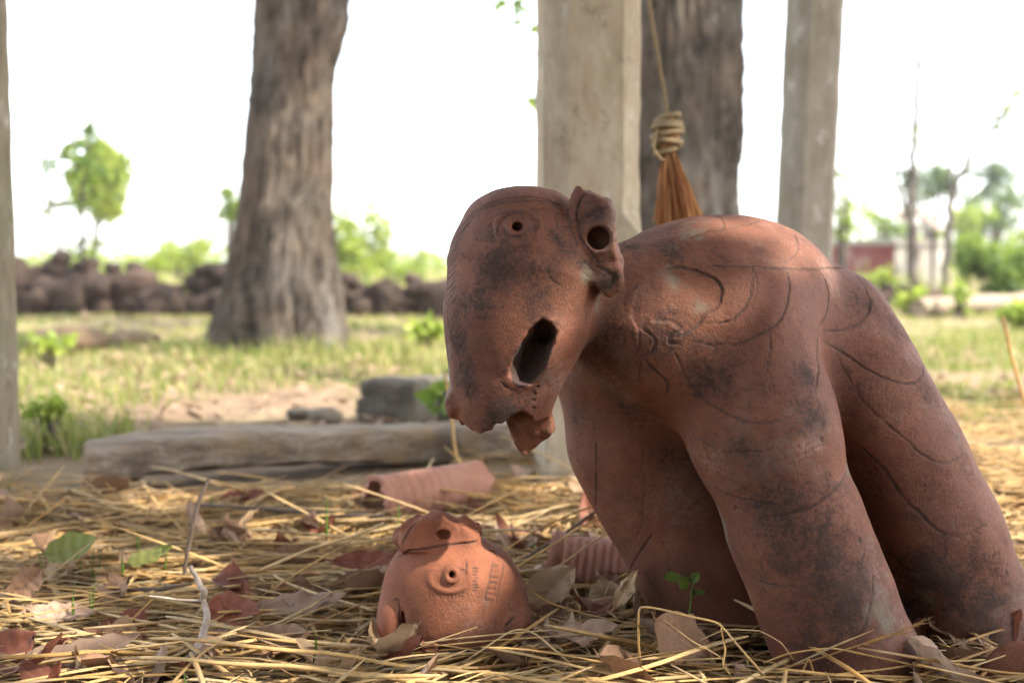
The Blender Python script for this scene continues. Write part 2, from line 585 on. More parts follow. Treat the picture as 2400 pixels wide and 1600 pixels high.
def head_piece(p):
    """head, ear stub and hanging trunk shard near the head only"""
    h = chain(p, EL['head'], 0.05)
    e = ell(p, EARC, (0.041, 0.040, 0.080), EARR)
    q = (p - EARC.astype(np.float32)) @ EARR.astype(np.float32)
    rag = noise(p, 55, 3, 2) * 0.004 + noise(p, 160, 4, 1) * 0.0015
    edge = np.abs(q[:, 1]) - 0.021                                   # thick slab
    e = smax(e, edge, 0.012)
    e = smax(e + rag * np.clip((np.abs(q[:, 0]) - 0.012) / 0.012, 0, 1), q[:, 0] - 0.033 - 0.005 * noise(p, 60, 9), 0.004)
    e = smax(e, -(q[:, 0] + 0.010) + 0.55 * (0.062 - q[:, 2]) - 0.06, 0.004)
    e = smax(e, q[:, 2] - 0.063 + 0.75 * np.abs(q[:, 0] + 0.008) - 0.012 + rag, 0.003)
    t = chain(p, TONG, 0.02)
    t = np.maximum(t, np.abs(p[:, 1] - 1.575 + 0.25 * (p[:, 2] - ZC[2])) - 0.021)
    t = t + (noise(p, 38, 31, 2) * 0.006 + noise(p, 120, 32) * 0.002) * np.clip((ZC[2] - p[:, 2]) / 0.03, 0, 1)
    return h, e, t

def elephant_parts(p):
    d = {}
    d[0] = smin(chain(p, EL['torso'], 0.05), chain(p, EL['neck']), 0.07)
    for k, nm in ((1, 'A'), (2, 'B'), (3, 'C'), (4, 'D')):
        d[k] = chain(p, EL[nm], 0.05)
    d[5], d[6], d[7] = head_piece(p)
    return d

def head_sdf(p):
    h, e, t = head_piece(p)
    # broad brow, then the broken, hollow trunk root
    h = smin(h, ell(p, P(1225, 512, 1.585), (0.066, 0.06, 0.026)), 0.05)
    dx = p[:, 0] - ZC[0]
    brk = ZC[2] - p[:, 2] + 0.10 * dx + 0.006 * np.sin(dx * 62 + 1.2) + noise(p, 38, 21, 2) * 0.009 + noise(p, 140, 22) * 0.0028
    h = smax(h, brk, 0.0025)
    hollow = rcone(p, P(1180, 985, 1.565), P(1190, 880, 1.57), 0.050, 0.030)
    h = smax(h, -hollow, 0.003)
    # little broken tusk root at the front of the lip
    h = smin(h, ell(p, P(1074, 940, 1.55), (0.020, 0.018, 0.025)) + noise(p, 90, 41) * 0.0025, 0.006)
    # lip around the tusk socket
    rim = ell(p, SOCK_C + np.array([0.002, 0.045, 0.004]), (0.036, 0.048, 0.060), SOCK_R)
    h = smin(h, rim, 0.016)
    sock = ell(p, SOCK_C + np.array([-0.003, 0.012, 0.001]), (0.0185, 0.026, 0.040), SOCK_R)
    sock = smin(sock, ell(p, SOCK_C + np.array([-0.014, 0.012, -0.022]), (0.016, 0.019, 0.018)), 0.012)
    sock = smin(sock, ell(p, SOCK_C + np.array([0.014, 0.020, 0.027]), (0.013, 0.034, 0.015)), 0.006)
    sock = sock + noise(p, 40, 43, 2) * 0.0050
    h = smax(h, -sock, 0.003)
    # eye
    ec = P(1214, 531, 1.47)
    ed = np.linalg.norm((p - ec.astype(np.float32))[:, [0, 2]] * np.array([0.8, 1.05], np.float32), axis=1)
    front = p[:, 1] < 1.53
    h = h - np.where(front, 0.0030 * np.exp(-((ed - 0.0105) / 0.0040) ** 2) + 0.0020 * np.exp(-((ed - 0.0235) / 0.0028) ** 2), 0)
    h = smax(h, -np.maximum(ed - 0.0064, p[:, 1] - 1.505), 0.002)
    return h, e, t

def elephant(p):
    b = smin(chain(p, EL['torso'], 0.05), chain(p, EL['neck']), 0.07)
    for nm, k in (('A', 0.034), ('B', 0.05), ('C', 0.030), ('D', 0.05)):
        b = smin(b, chain(p, EL[nm], 0.05), k)
    m = np.nonzero((p[:, 0] < 0.21) & (p[:, 2] > 0.24))[0]
    if len(m):
        pm, bm_ = p[m], b[m]
        h, e, t = head_sdf(pm)
        bm_ = smin(bm_, h, 0.020)
        bm_ = np.minimum(bm_, t)
        bm_ = smin(bm_, e, 0.012)
        # bore of the ear, with a raised lip
        hr = np.linalg.norm((pm - HOLE.astype(np.float32))[:, [0, 2]] * np.array([1.05, 1.0], np.float32), axis=1)
        bm_ = bm_ - np.where(pm[:, 1] < 1.53, 0.003 * np.exp(-((hr - 0.019) / 0.004) ** 2), 0)
        bm_ = smax(bm_, -np.maximum(hr - 0.0145, pm[:, 1] - 1.524), 0.003)
        b[m] = bm_
    m = np.nonzero(np.abs(b) < 0.02)[0]
    b[m] += noise(p[m], 9, 51, 2) * 0.0032 + noise(p[m], 30, 52, 2) * 0.0009      # hand-built unevenness
    return b

def make_elephant():
    V, F = surface(elephant, (-0.14, 1.42, -0.065), (0.86, 2.10, 0.70), 0.0026)
    lab = np.concatenate([np.argmin(np.stack([q[k] for k in range(8)], -1), 1) for q in (elephant_parts(c.astype(np.float32)) for c in np.array_split(V, 8))])
    N = vnormals(V, F)
    # flaked-off slip on the shoulder: the skin inside this outline has fallen away
    px, py = project(V)
    poly = np.array(CR(1400, 450, 1.96, [(300, 358), (380, 345), (470, 370), (540, 400), (572, 450), (555, 530), (500, 560), (450, 620), (400, 650), (330, 600), (250, 590), (190, 640), (150, 560), (180, 450), (230, 390)]))
    ins = np.zeros(len(V), bool)
    j = len(poly) - 1
    for i in range(len(poly)):
        (xi, yi), (xj, yj) = poly[i], poly[j]
        c = ((yi > py) != (yj > py)) & (px < (xj - xi) * (py - yi) / (yj - yi + 1e-9) + xi)
        ins ^= c
        j = i
    fr = (N[:, 1] < -0.05) & ins
    V = V - N * (0.0022 * fr)[:, None]
    # pits and bosses
    L = []
    a = lambda pts, w=0.0011, dep=0.0017: L.append((CR(1400, 450, 1.96, pts), w, dep))
    a([(530, 340), (620, 345), (710, 345), (870, 352), (1000, 355), (1130, 345)], .0013, .0022)
    a([(540, 105), (575, 130), (582, 160), (565, 178)], .0012, .002)
    a([(425, 212), (500, 185), (570, 175), (660, 155), (745, 135)], .0012, .002)
    a([(905, 190), (922, 240), (905, 290), (850, 328)])
    a([(712, 345), (715, 400), (700, 480), (660, 550), (600, 595), (500, 605)])
    a([(728, 370), (735, 440), (705, 545)], .0009, .0012)
    a([(870, 355), (880, 430), (870, 520), (830, 600), (760, 650), (650, 695), (560, 705), (440, 690)], .0012, .0019)
    a([(1010, 355), (1050, 420), (1062, 500), (1045, 580), (1020, 615)], .0013, .0021)
    a([(1190, 380), (1230, 440), (1250, 500), (1240, 560), (1190, 610), (1110, 635), (1030, 638)], .0013, .002)
    a([(1030, 680), (1120, 735), (1200, 790), (1290, 840), (1380, 875), (1450, 878), (1490, 850), (1497, 790), (1470, 700)], .0013, .002)
    a([(1015, 640), (1010, 720), (1015, 800), (1005, 900)], .0014, .0022)
    a([(790, 640), (795, 720), (770, 850)], .001, .0014)
    a([(360, 740), (420, 870), (500, 960), (600, 1020), (680, 1055), (790, 1060), (900, 1025)], .0013, .0019)
    a([(450, 1130), (560, 1185), (650, 1195), (800, 1180)], .0011, .0015)
    a([(310, 355), (380, 345), (470, 370), (540, 400), (570, 450), (550, 530), (500, 560), (450, 620), (390, 660)], .002, .0026)
    a([(205, 520), (195, 620), (190, 720)], .0011, .0015)
    a([(125, 510), (130, 600), (120, 700)], .001, .001)
    a([(210, 625), (255, 660), (268, 700), (240, 740), (205, 760)], .0016, .002)
    a([(150, 640), (170, 700), (205, 760)], .0012, .0014)
    a([(215, 770), (280, 830), (325, 890), (310, 930)], .0018, .002)
    a([(195, 770), (190, 860)], .0012, .0014)
    a([(1110, 770), (1200, 930), (1290, 1030), (1400, 1120), (1500, 1210), (1600, 1245), (1690, 1200)], .0013, .0016)
    a([(1210, 1170), (1300, 1260), (1400, 1400), (1500, 1500), (1560, 1560)], .0013, .0016)
    a([(150, 200), (240, 165), (330, 135)], .001, .0013)
    a([(120, 225), (135, 260)], .001, .0015)
    a([(250, 590), (330, 590), (385, 620), (350, 650), (330, 690), (380, 700)], .0022, .0025)
    a([(160, 1075), (250, 1085)], .0014, .0015)
    b = lambda pts, w=0.0011, dep=0.0016: L.append((CR(1300, 1000, 2.138, pts), w, dep))
    b([(700, 240), (830, 320), (950, 365), (1080, 385)], .0014, .0018)
    b([(1060, 450), (1200, 430), (1330, 375), (1430, 280), (1465, 215)], .0014, .0019)
    b([(1010, 770), (1150, 800), (1270, 795), (1330, 785)], .0012, .0015)
    b([(1240, 765), (1420, 735), (1520, 680), (1560, 620)], .0013, .0017)
    b([(1600, 740), (1590, 850), (1550, 1000), (1480, 1070)], .0011, .0014)
    b([(1120, 1100), (1300, 1105), (1480, 1060)], .001, .0012)
    b([(1640, 190), (1750, 350), (1850, 450), (1930, 525), (2010, 545), (2080, 530), (2170, 485)], .0014, .0016)
    b([(210, 80), (210, 250), (205, 400)], .0009, .0024)
    b([(440, 100), (450, 300), (440, 460), (410, 560)], .001, .0012)
    b([(500, 530), (420, 640), (370, 730)], .0010, .0026)
    b([(540, 570), (570, 650), (570, 780)], .001, .0012)
    # head
    h = lambda pts, w=0.0009, dep=0.0014: L.append((CR(1030, 420, 5.2267, pts), w, dep))
    up1 = [(1480, 325), (1300, 250), (1150, 222), (1000, 218), (850, 228), (720, 262), (600, 310), (480, 370), (380, 440), (300, 520), (240, 600)]
    up2 = [(1400, 300), (1280, 272), (1100, 265), (900, 278), (740, 300), (600, 345), (470, 400), (380, 470), (300, 550), (230, 650), (180, 740), (140, 850), (118, 960), (100, 1100), (95, 1250), (90, 1400), (90, 1560)]
    h(up1); h(up2, .001, .0016)
    for t in np.linspace(0.02, 0.62, 17):
        q1 = smooth_path(up1, 101)[int(t * 100)]
        h([(q1[0], q1[1]), (q1[0] - 8 + 25 * t, q1[1] + 48)], .0009, .0013)
    # herringbone down the forehead ridge
    q2 = smooth_path(up2, 201)
    for t in np.linspace(0.50, 0.99, 19):
        x, y = q2[int(t * 200)]
        h([(x + 10, y + 40), (x + 60, y - 20), (x + 105, y - 75)], .001, .0015)
        h([(x - 12, y + 30), (x - 40, y - 30), (x - 55, y - 60)], .0009, .0011)
    g2 = lambda pts, w=0.0009, dep=0.0014: L.append((CR(1030, 700, 4.1267, pts), w, dep))
    g2([(75, 40), (85, 180), (120, 330), (160, 480), (200, 600), (240, 760), (280, 900), (330, 1060)], .0011, .0016)
    for i in range(22):
        t = i / 21
        x, y = 90 + 190 * t + 12 * math.sin(i), 60 + 880 * t
        g2([(x + 8, y + 50), (x + 45, y - 10), (x + 80, y - 75)], .001, .0014)
        if i > 6: g2([(x + 60, y + 40), (x + 95, y - 30)], .0009, .0012)
    # eye surround
    h([(720, 690), (715, 600), (760, 500), (850, 430), (960, 405), (1050, 420)], .0011, .0016)
    h([(1100, 445), (1180, 500), (1260, 520)], .0009, .0012)
    h([(1060, 490), (1150, 495), (1230, 515)], .0009, .0012)
    h([(840, 620), (840, 690), (900, 712), (990, 712)], .001, .0015)
    h([(870, 690), (960, 695), (1050, 650), (1120, 590)], .001, .0015)
    for i in range(6): h([(880 + i * 28, 445 - i % 2 * 4), (892 + i * 28, 475)], .0009, .0013)
    for i in range(6): h([(770 + 8 * i, 560 + 26 * i), (800 + 6 * i, 590 + 24 * i)], .0009, .0013)
    for i in range(7): h([(1120 + i % 2 * 20, 550 + i * 13), (1180 + i % 3 * 15, 545 + i * 13)], .0008, .001)
    for i in range(12): h([(790 + i * 36, 400 - 40 * math.sin(i / 11 * 2.2)), (800 + i * 36, 430 - 40 * math.sin(i / 11 * 2.2))], .0008, .0012)
    for i in range(9): h([(600 + 6 * i, 560 + i * 32), (660 + 5 * i, 575 + i * 26)], .0009, .0013)
    # collar behind the cheek
    h([(1570, 330), (1575, 430), (1600, 560), (1640, 700), (1680, 830)], .0011, .0018)
    h([(1430, 400), (1420, 540), (1430, 700), (1470, 800), (1540, 900), (1640, 1040), (1760, 1130), (1860, 1220)], .0009, .0013)
    h([(1680, 830), (1720, 930), (1820, 1060), (1900, 1120)], .001, .0014)
    for i in range(11):
        y = 375 + i * 50
        h([(1450 + 4 * i, y), (1530 + 4 * i, y + 12), (1590 + 5 * i, y + 22)], .0009, .0013)
    for i in range(4): h([(1560 + 55 * i, 900 + 62 * i), (1690 + 45 * i, 905 + 62 * i)], .0009, .0012)
    h([(1810, 150), (1740, 250), (1690, 380), (1690, 480), (1730, 580)], .0016, .0024)
    h([(1730, 590), (1780, 500), (1850, 440), (1950, 400), (2080, 330)], .001, .0013)
    h([(1715, 620), (1715, 680), (1770, 790), (1860, 890), (1930, 990), (1950, 1020)], .0014, .0022)
    h([(1440, 850), (1380, 980), (1330, 1100), (1340, 1190), (1420, 1270), (1520, 1320)], .0009, .0012)
    h([(1950, 1070), (2060, 1120), (2130, 1190)], .0018, .0028)
    h([(2150, 1130), (2140, 1230), (2080, 1330), (2020, 1350)], .0026, .004)
    # hair holes beside the mouth
    for x, y in ((953, 849), (918, 910), (912, 980), (912, 1052)):
        L.append((CR(1030, 700, 4.1267, [(x - 2, y), (x + 2, y)]), .0016, .004))
    L.append((CR(1030, 700, 4.1267, [(600, 800), (660, 860), (740, 870), (800, 860)]), .0012, .002))
    L.append((CR(1030, 700, 4.1267, [(900, 250), (1000, 230), (1110, 240), (1190, 280)]), .0013, .002))
    for x, y, r in ((910, 405, .003), (1020, 405, .003), (1335, 65, .003), (2015, 50, .002), (1525, 570, .0035), (2260, 730, .003)):
        L.append((CR(1300, 1000, 2.138, [(x, y), (x + 3, y + 1)]), r, .0022))
    V, g = engrave(V, vnormals(V, F), elephant, L, 1.25, 2.2)
    root = thing('elephant_statue', 'large weathered terracotta elephant statue with broken trunk and ear, leaning to the left', 'statue', (0.45, 1.75, 0))
    # where dark lichen has taken hold; socket and muzzle break are darkened too
    B = [(1180, 640, 75, .9), (1130, 700, 65, .75), (1250, 700, 55, .85), (1240, 640, 55, .75), (1090, 600, 30, .5), (1065, 800, 38, .85), (1085, 880, 38, .85), (1140, 560, 34, .7), (1300, 560, 26, .6),
         (1400, 500, 50, .8), (1380, 620, 40, .7), (1170, 940, 42, .55), (1425, 660, 26, 1.0), (1200, 780, 50, .5), (1225, 845, 48, 1.35), (1270, 800, 36, 1.35), (1180, 985, 60, 1.0), (1160, 500, 26, .5),
         (1565, 590, 48, .9), (1480, 575, 28, .7), (1660, 870, 75, .8), (1770, 905, 45, .7), (1640, 830, 50, .7), (1560, 790, 55, .9), (1500, 700, 50, .55), (1420, 800, 80, .7), (1480, 960, 70, .6), (1690, 600, 40, .45), (1720, 660, 30, .4),
         (1800, 1080, 85, .65), (1750, 1050, 60, .65), (1840, 1190, 95, .85), (1900, 1240, 95, .85), (1950, 1300, 85, .8), (1850, 1290, 85, .7), (1980, 1400, 95, .95), (1880, 1430, 75, .7), (1920, 1500, 75, .8), (2000, 1350, 60, .8), (1940, 1150, 40, .7), (1900, 970, 50, .9), (1885, 870, 40, .8), (1790, 1350, 60, .55), (2060, 1470, 60, .6),
         (2200, 1370, 115, .95), (2290, 1430, 95, .95), (2130, 1430, 85, .95), (2050, 900, 50, .5), (2180, 920, 40, .7), (2260, 1100, 38, .5), (2100, 760, 55, .6), (2020, 700, 60, .6), (2330, 1330, 55, .7), (2150, 1200, 60, .4),
         (1480, 1180, 70, .4), (1600, 1100, 90, .5), (1560, 1380, 90, .45), (1350, 980, 50, .6), (1880, 560, 40, .4), (1960, 640, 40, .45)]
    c, ok = trace(elephant, [b[0] for b in B], [b[1] for b in B], 1.25, 2.2)
    stain = np.zeros(len(V))
    for q, (bx, by, br, bs) in zip(c, [b for b, k in zip(B, ok) if k]):
        dd = np.linalg.norm(V - q, axis=1) / (br * 1.62 / FPX)
        stain = np.maximum(stain, bs * np.exp(-(dd / 1.25) ** 2))
    ec = P(1214, 531, 1.47)
    lab = np.where((np.linalg.norm((V - ec)[:, [0, 2]] * np.array([0.8, 1.05]), axis=1) < 0.0265) & (V[:, 1] < 1.53), 8, lab)
    lab = np.where((np.linalg.norm(((V - SOCK_C) @ SOCK_R) / np.array([0.034, 0.075, 0.056]), axis=1) < 1) & (lab != 0), 9, lab)
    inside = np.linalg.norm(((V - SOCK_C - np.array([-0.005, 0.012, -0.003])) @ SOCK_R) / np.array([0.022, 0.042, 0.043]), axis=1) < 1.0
    stain = np.where(inside & (lab == 9), 1.6, stain)          # darkest value inside the socket
    objs = split_parts(root, V, F, lab, NAMES, M['statue'], g, stain)
    for k in (8, 9):
        if k in objs: objs[k].parent = objs[5]

make_elephant()

# ---- the fallen head in the straw
FH = P(1062, 1408, 1.70)
FE_C = P(1033, 1268, 1.665)
FE_R = rotm(math.radians(-22), math.radians(3), math.radians(4))
FHOLE = P(1035, 1263, 1.63)
FEYE = P(1058, 1349, 1.60)
def fallen(p):
    s = 1.69 / FPX
    d = ell(p, FH + np.array([0.002, 0.0, -0.012]), (178 * s, 0.105, 158 * s))
    d = smin(d, ell(p, P(1055, 1335, 1.69), (128 * s, 0.075, 66 * s)), 0.05)
    d = smin(d, ell(p, P(1205, 1450, 1.665), (40 * s, 0.04, 40 * s)), 0.015)
    d = smin(d, ell(p, P(918, 1455, 1.66), (36 * s, 0.045, 64 * s)), 0.012)
    # ear flap on top with a ragged rim and a bored hole
    q = (p - FE_C.astype(np.float32)) @ FE_R.astype(np.float32)
    e = ell(p, FE_C, (97 * s, 0.030, 66 * s), FE_R)
    e = smax(e, -q[:, 2] - 0.018, 0.004)
    e = e + (noise(p, 45, 61, 2) * 0.0060 + noise(p, 130, 62) * 0.0030) * np.clip((q[:, 2] + 0.01) / 0.03, 0.15, 1)
    dish = ell(p, FE_C + FE_R @ np.array([0.004, -0.030, 0.002]), (80 * s, 0.014, 50 * s), FE_R)
    e = smax(e, -dish, 0.004)
    d = smin(d, e, 0.006)
    lug = ell(p, P(938, 1262, 1.69), (15 * s, 0.02, 24 * s)) + noise(p, 90, 63, 2) * 0.003
    d = smin(d, lug, 0.006)
    hr = np.linalg.norm((p - FHOLE.astype(np.float32))[:, [0, 2]] * np.array([0.9, 1.2], np.float32), axis=1)
    d = smax(d, -np.maximum(hr - 0.0105, p[:, 1] - 1.665), 0.002)
    # eye: ringed hole in an almond
    er = np.linalg.norm((p - FEYE.astype(np.float32))[:, [0, 2]], axis=1)
    al = np.linalg.norm((p - (FEYE + np.array([-0.003, 0, -0.004])).astype(np.float32))[:, [0, 2]] * np.array([0.62, 1.0], np.float32), axis=1)
    fr = p[:, 1] < 1.66
    d = d - np.where(fr, 0.006 * np.exp(-((er - 0.008) / 0.0045) ** 2) + 0.0026 * np.exp(-((al - 0.0185) / 0.0035) ** 2) * (p[:, 2] < FEYE[2] + 0.008), 0)
    d = smax(d, -np.maximum(er - 0.0052, p[:, 1] - 1.625), 0.0015)
    # broken pocket low on the left
    pk = ell(p, P(942, 1475, 1.605), (9 * s, 0.03, 46 * s)) + noise(p, 60, 68, 2) * 0.002
    d = smax(d, -pk, 0.005)
    d = smax(d, -(p[:, 2] + 0.002 - 0.004 * noise(p, 30, 64)), 0.003)
    return d + noise(p, 14, 65, 2) * 0.002 + noise(p, 45, 66) * 0.0006

def make_fallen():
    V, F = surface(fallen, (-0.24, 1.54, -0.02), (0.07, 1.84, 0.24), 0.0019)
    L = []
    c = lambda pts, w=.0009, dep=.0015: L.append((CR(800, 1100, 3.136, pts), w, dep))
    c([(1118, 670), (1105, 770), (1075, 860), (1055, 960)]); c([(1195, 690), (1185, 760), (1160, 870), (1135, 980)])
    for i in range(7): c([(1115 - 9 * i, 705 + 42 * i), (1160 - 8 * i, 706 + 42 * i), (1165 - 8 * i, 712 + 42 * i)], .0009, .0013)
    for i in range(8): c([(970 - 4 * (i % 3), 725 + 24 * i), (1005 - 8 * (i % 3), 722 + 24 * i)], .0009, .0016)
    for i in range(11): c([(640 + 28 * i, 905 + 12 * math.sin(i / 10 * 3.1)), (642 + 28 * i, 935 + 12 * math.sin(i / 10 * 3.1))], .0008, .001)
    c([(912, 670), (918, 720), (910, 770)], .0013, .002); c([(850, 710), (890, 730)], .001, .0014)
    c([(400, 640), (520, 600), (680, 565), (840, 545), (1010, 530)], .0016, .003)
    c([(1040, 580), (1110, 610), (1160, 660)], .001, .0013); c([(1280, 760), (1330, 830)], .001, .0012)
    c([(1090, 590), (1110, 600)], .0016, .003)
    c([(375, 960), (420, 960), (430, 1080), (440, 1200)], .0012, .0018)
    c([(1200, 1150), (1240, 1110), (1280, 1080)], .0016, .002)
    c([(560, 380), (500, 440), (450, 540)], .0014, .0018)
    V, g = engrave(V, vnormals(V, F), fallen, L, 1.3, 2.0)
    root = thing('broken_clay_head', 'small orange terracotta head with ringed eye, broken off and lying in the straw', 'head', (FH[0], FH[1], 0))
    lab = (((V - FE_C) @ FE_R)[:, 2] > -0.016).astype(int) * (V[:, 2] > P(1035, 1285, 1.66)[2] - 0.004)
    er = np.linalg.norm((V - FEYE)[:, [0, 2]], axis=1)
    lab = np.where((er < 0.0135) & (V[:, 1] < 1.66), 2, lab)
    split_parts(root, V, F, lab, ['skull', 'ear', 'eye'], M['head2'], g)
make_fallen()
# ------------------------------------------------------------------ the other materials
def concrete(name, a, b, stain, moss):
    t = NT(name)
    col = t.mix(t.noise(6, 5, 0.6, t.vec((2, 2, 1.0))), a, b)
    col = t.mix(t.ramp(t.noise(9, 6, 0.7, t.vec((1.8, 1.8, 0.5))), [(0.40, 0.0), (0.70, 0.8)]), col, stain)
    col = t.mix(t.ramp(t.noise(3.4, 6, 0.65, t.vec((1.5, 1.5, 1))), [(0.50, 0.0), (0.68, 0.75)]), col, moss)
    col = t.mix(t.ramp(t.noise(11, 7, 0.75), [(0.56, 0.0), (0.68, 0.55)]), col, (0.09, 0.075, 0.06))
    col = t.mix(t.ramp(t.noise(13, 6, 0.75, t.vec((1.4, 1.4, 0.7))), [(0.58, 0.0), (0.68, 0.6)]), col, (0.50, 0.47, 0.42))
    h = t.math('ADD', t.noise(60, 6, 0.7), t.math('MULTIPLY', t.noise(260, 3, 0.6), 0.5))
    return t.done(col, 0.9, t.bump(h, 0.5, 0.006), 0.2)
M['post'] = concrete('old_concrete', (0.345, 0.275, 0.185), (0.44, 0.385, 0.295), (0.24, 0.17, 0.105), (0.20, 0.19, 0.12))
M['post3'] = concrete('stained_concrete', (0.20, 0.165, 0.105), (0.27, 0.235, 0.165), (0.13, 0.085, 0.045), (0.14, 0.14, 0.075))
M['post2'] = concrete('grey_concrete', (0.20, 0.175, 0.135), (0.27, 0.245, 0.20), (0.14, 0.105, 0.065), (0.14, 0.13, 0.085))

def bark():
    t = NT('tree_bark')
    v = t.vec((5, 5, 1.5))
    f = t.noise(2.4, 9, 0.72, v, 0.9)
    col = t.ramp(f, [(0.36, (0.018, 0.014, 0.011)), (0.45, (0.07, 0.055, 0.042)), (0.55, (0.14, 0.115, 0.09)), (0.68, (0.24, 0.205, 0.165))])
    col = t.mix(t.ramp(t.noise(3.0, 5, 0.6), [(0.45, 0.0), (0.68, 0.7)]), col, (0.20, 0.14, 0.095))
    col = t.mix(t.ramp(t.noise(1.4, 3, 0.6, t.vec((2, 2, .5))), [(0.5, 0.0), (0.7, 0.55)]), col, (0.34, 0.31, 0.28))
    h = t.math('ADD', f, t.math('MULTIPLY', t.noise(30, 6, 0.7, t.vec((3, 3, 1))), 0.35))
    return t.done(col, 0.92, t.bump(h, 1.0, 0.10), 0.15)
M['bark'] = bark()
t = NT('thin_bark'); M['twigbark'] = t.done(t.mix(t.noise(20, 4), (0.055, 0.043, 0.034), (0.12, 0.10, 0.08)), 0.9)
t = NT('pale_twig'); M['twig'] = t.done(t.mix(t.ramp(t.noise(40, 6, 0.7, t.vec((1, 1, 1))), [(0.35, 0.0), (0.65, 1.0)]), (0.20, 0.16, 0.125), (0.44, 0.37, 0.31)), 0.85, t.bump(t.noise(220, 4), 0.4, 0.002))
t = NT('dark_twig'); M['darktwig'] = t.done(t.mix(t.noise(60, 4), (0.07, 0.05, 0.04), (0.16, 0.12, 0.09)), 0.85)

def timber():
    t = NT('weathered_timber')
    g = t.noise(4, 8, 0.7, t.vec((0.9, 9, 9)), 0.5)
    col = t.ramp(g, [(0.3, (0.09, 0.068, 0.05)), (0.48, (0.20, 0.155, 0.11)), (0.62, (0.30, 0.25, 0.19)), (0.8, (0.40, 0.36, 0.30))])
    col = t.mix(t.ramp(t.noise(8, 6, 0.7), [(0.5, 0.0), (0.64, 0.7)]), col, (0.25, 0.165, 0.085))
    col = t.mix(t.ramp(t.noise(5, 4, 0.6), [(0.56, 0.0), (0.68, 0.6)]), col, (0.10, 0.085, 0.07))
    return t.done(col, 0.85, t.bump(t.math('ADD', g, t.math('MULTIPLY', t.noise(70, 4), 0.3)), 0.7, 0.012), 0.2)
M['timber'] = timber()

def stone(name, a, b, c, sc=5):
    t = NT(name)
    col = t.mix(t.ramp(t.noise(sc, 6, 0.65), [(0.35, 0.0), (0.66, 1.0)]), a, b)
    col = t.mix(t.ramp(t.noise(sc * 3, 6, 0.7), [(0.52, 0.0), (0.64, 0.8)]), col, c)
    col = t.mix(t.math('MULTIPLY', t.objrand(), 0.45), col, tuple(x * 0.45 for x in a))
    col = t.mix(t.ramp(t.objrand(), [(0.72, 0.0), (0.98, 0.35)]), col, tuple(min(0.4, x * 2.6) for x in b))
    return t.done(col, 0.92, t.bump(t.noise(sc * 8, 6, 0.72), 0.7, 0.03), 0.15)
M['laterite'] = stone('laterite_stone', (0.032, 0.022, 0.018), (0.075, 0.049, 0.036), (0.16, 0.12, 0.09), 3)
M['greystone'] = stone('rough_grey_stone', (0.14, 0.12, 0.095), (0.26, 0.225, 0.175), (0.07, 0.06, 0.05), 9)
M['brownstone'] = stone('brown_stone', (0.20, 0.13, 0.075), (0.30, 0.21, 0.13), (0.1, 0.07, 0.05), 14)

def straw(name, dead=0.0):
    t = NT(name)
    r = t.n('NewGeometry').outputs['Random Per Island'] if name != 'straw_single' else t.objrand()
    col = t.ramp(r, [(0.0, (0.46, 0.25, 0.075)), (0.25, (0.66, 0.41, 0.14)), (0.5, (0.76, 0.50, 0.20)), (0.72, (0.60, 0.42, 0.20)), (0.88, (0.84, 0.63, 0.33)), (1.0, (0.38, 0.18, 0.06))])
    col = t.mix(t.ramp(t.noise(35, 5, 0.7), [(0.40, 0.0), (0.68, 0.65)]), col, (0.28, 0.19, 0.09))
    col = t.mix(t.ramp(t.noise(9, 3, 0.6), [(0.50, 0.0), (0.66, 0.5)]), col, (0.38, 0.33, 0.235))
    t.done(col, 0.62, t.bump(t.noise(260, 5, 0.7), 0.6, 0.003), 0.3)
    return t.translucent(col, 0.32)
M['straw'] = straw('straw_bed')
M['straw1'] = straw('straw_single')

def dryleaf(name, a, b, rnd, veins=True):
    t = NT(name)
    col = t.mix(t.ramp(t.noise(16, 6, 0.65), [(0.35, 0.0), (0.65, 1.0)]), a, b)
    if veins:                                    # midrib along the leaf's own x axis, side veins slanting off it
        sp = t.n('SeparateXYZ'); t.l(t.tc.outputs['Object'], sp.inputs[0])
        ay = t.math('ABSOLUTE', sp.outputs[1])
        fr = t.math('FRACT', t.math('MULTIPLY', t.math('SUBTRACT', sp.outputs[0], t.math('MULTIPLY', ay, 0.75)), 95.0))
        sv = t.ramp(fr, [(0.0, 1.0), (0.10, 0.0), (0.90, 0.0), (1.0, 1.0)])
        mr = t.ramp(t.math('MULTIPLY', ay, 100.0), [(0.10, 1.0), (0.22, 0.0)])
        col = t.mix(t.math('MULTIPLY', t.math('MAXIMUM', t.math('MULTIPLY', sv, 0.5), mr), 0.6), col, tuple(min(1, c * 1.7 + 0.03) for c in a))
    col = t.mix(t.math('MULTIPLY', rnd(t), 0.55), col, tuple(c * 0.55 for c in a))
    col = t.mix(t.ramp(t.noise(42, 5, 0.7), [(0.58, 0.0), (0.66, 0.7)]), col, tuple(c * 0.35 for c in a))
    t.done(col, 0.62, t.bump(t.noise(60, 5), 0.4, 0.004), 0.3)
    return t.translucent(col, 0.18)
OR = lambda t: t.objrand()
IS = lambda t: t.island()
M['leaf_brown'] = dryleaf('brown_leaf', (0.21, 0.115, 0.062), (0.33, 0.19, 0.11), OR)
M['leaf_tan'] = dryleaf('tan_leaf', (0.40, 0.26, 0.145), (0.52, 0.36, 0.215), OR)
M['leaf_pink'] = dryleaf('grey_pink_leaf', (0.34, 0.215, 0.145), (0.46, 0.33, 0.235), OR)
M['leaf_red'] = dryleaf('red_brown_leaf', (0.17, 0.055, 0.032), (0.26, 0.09, 0.05), OR)
M['litter'] = dryleaf('leaf_litter', (0.24, 0.15, 0.095), (0.38, 0.26, 0.175), IS, False)

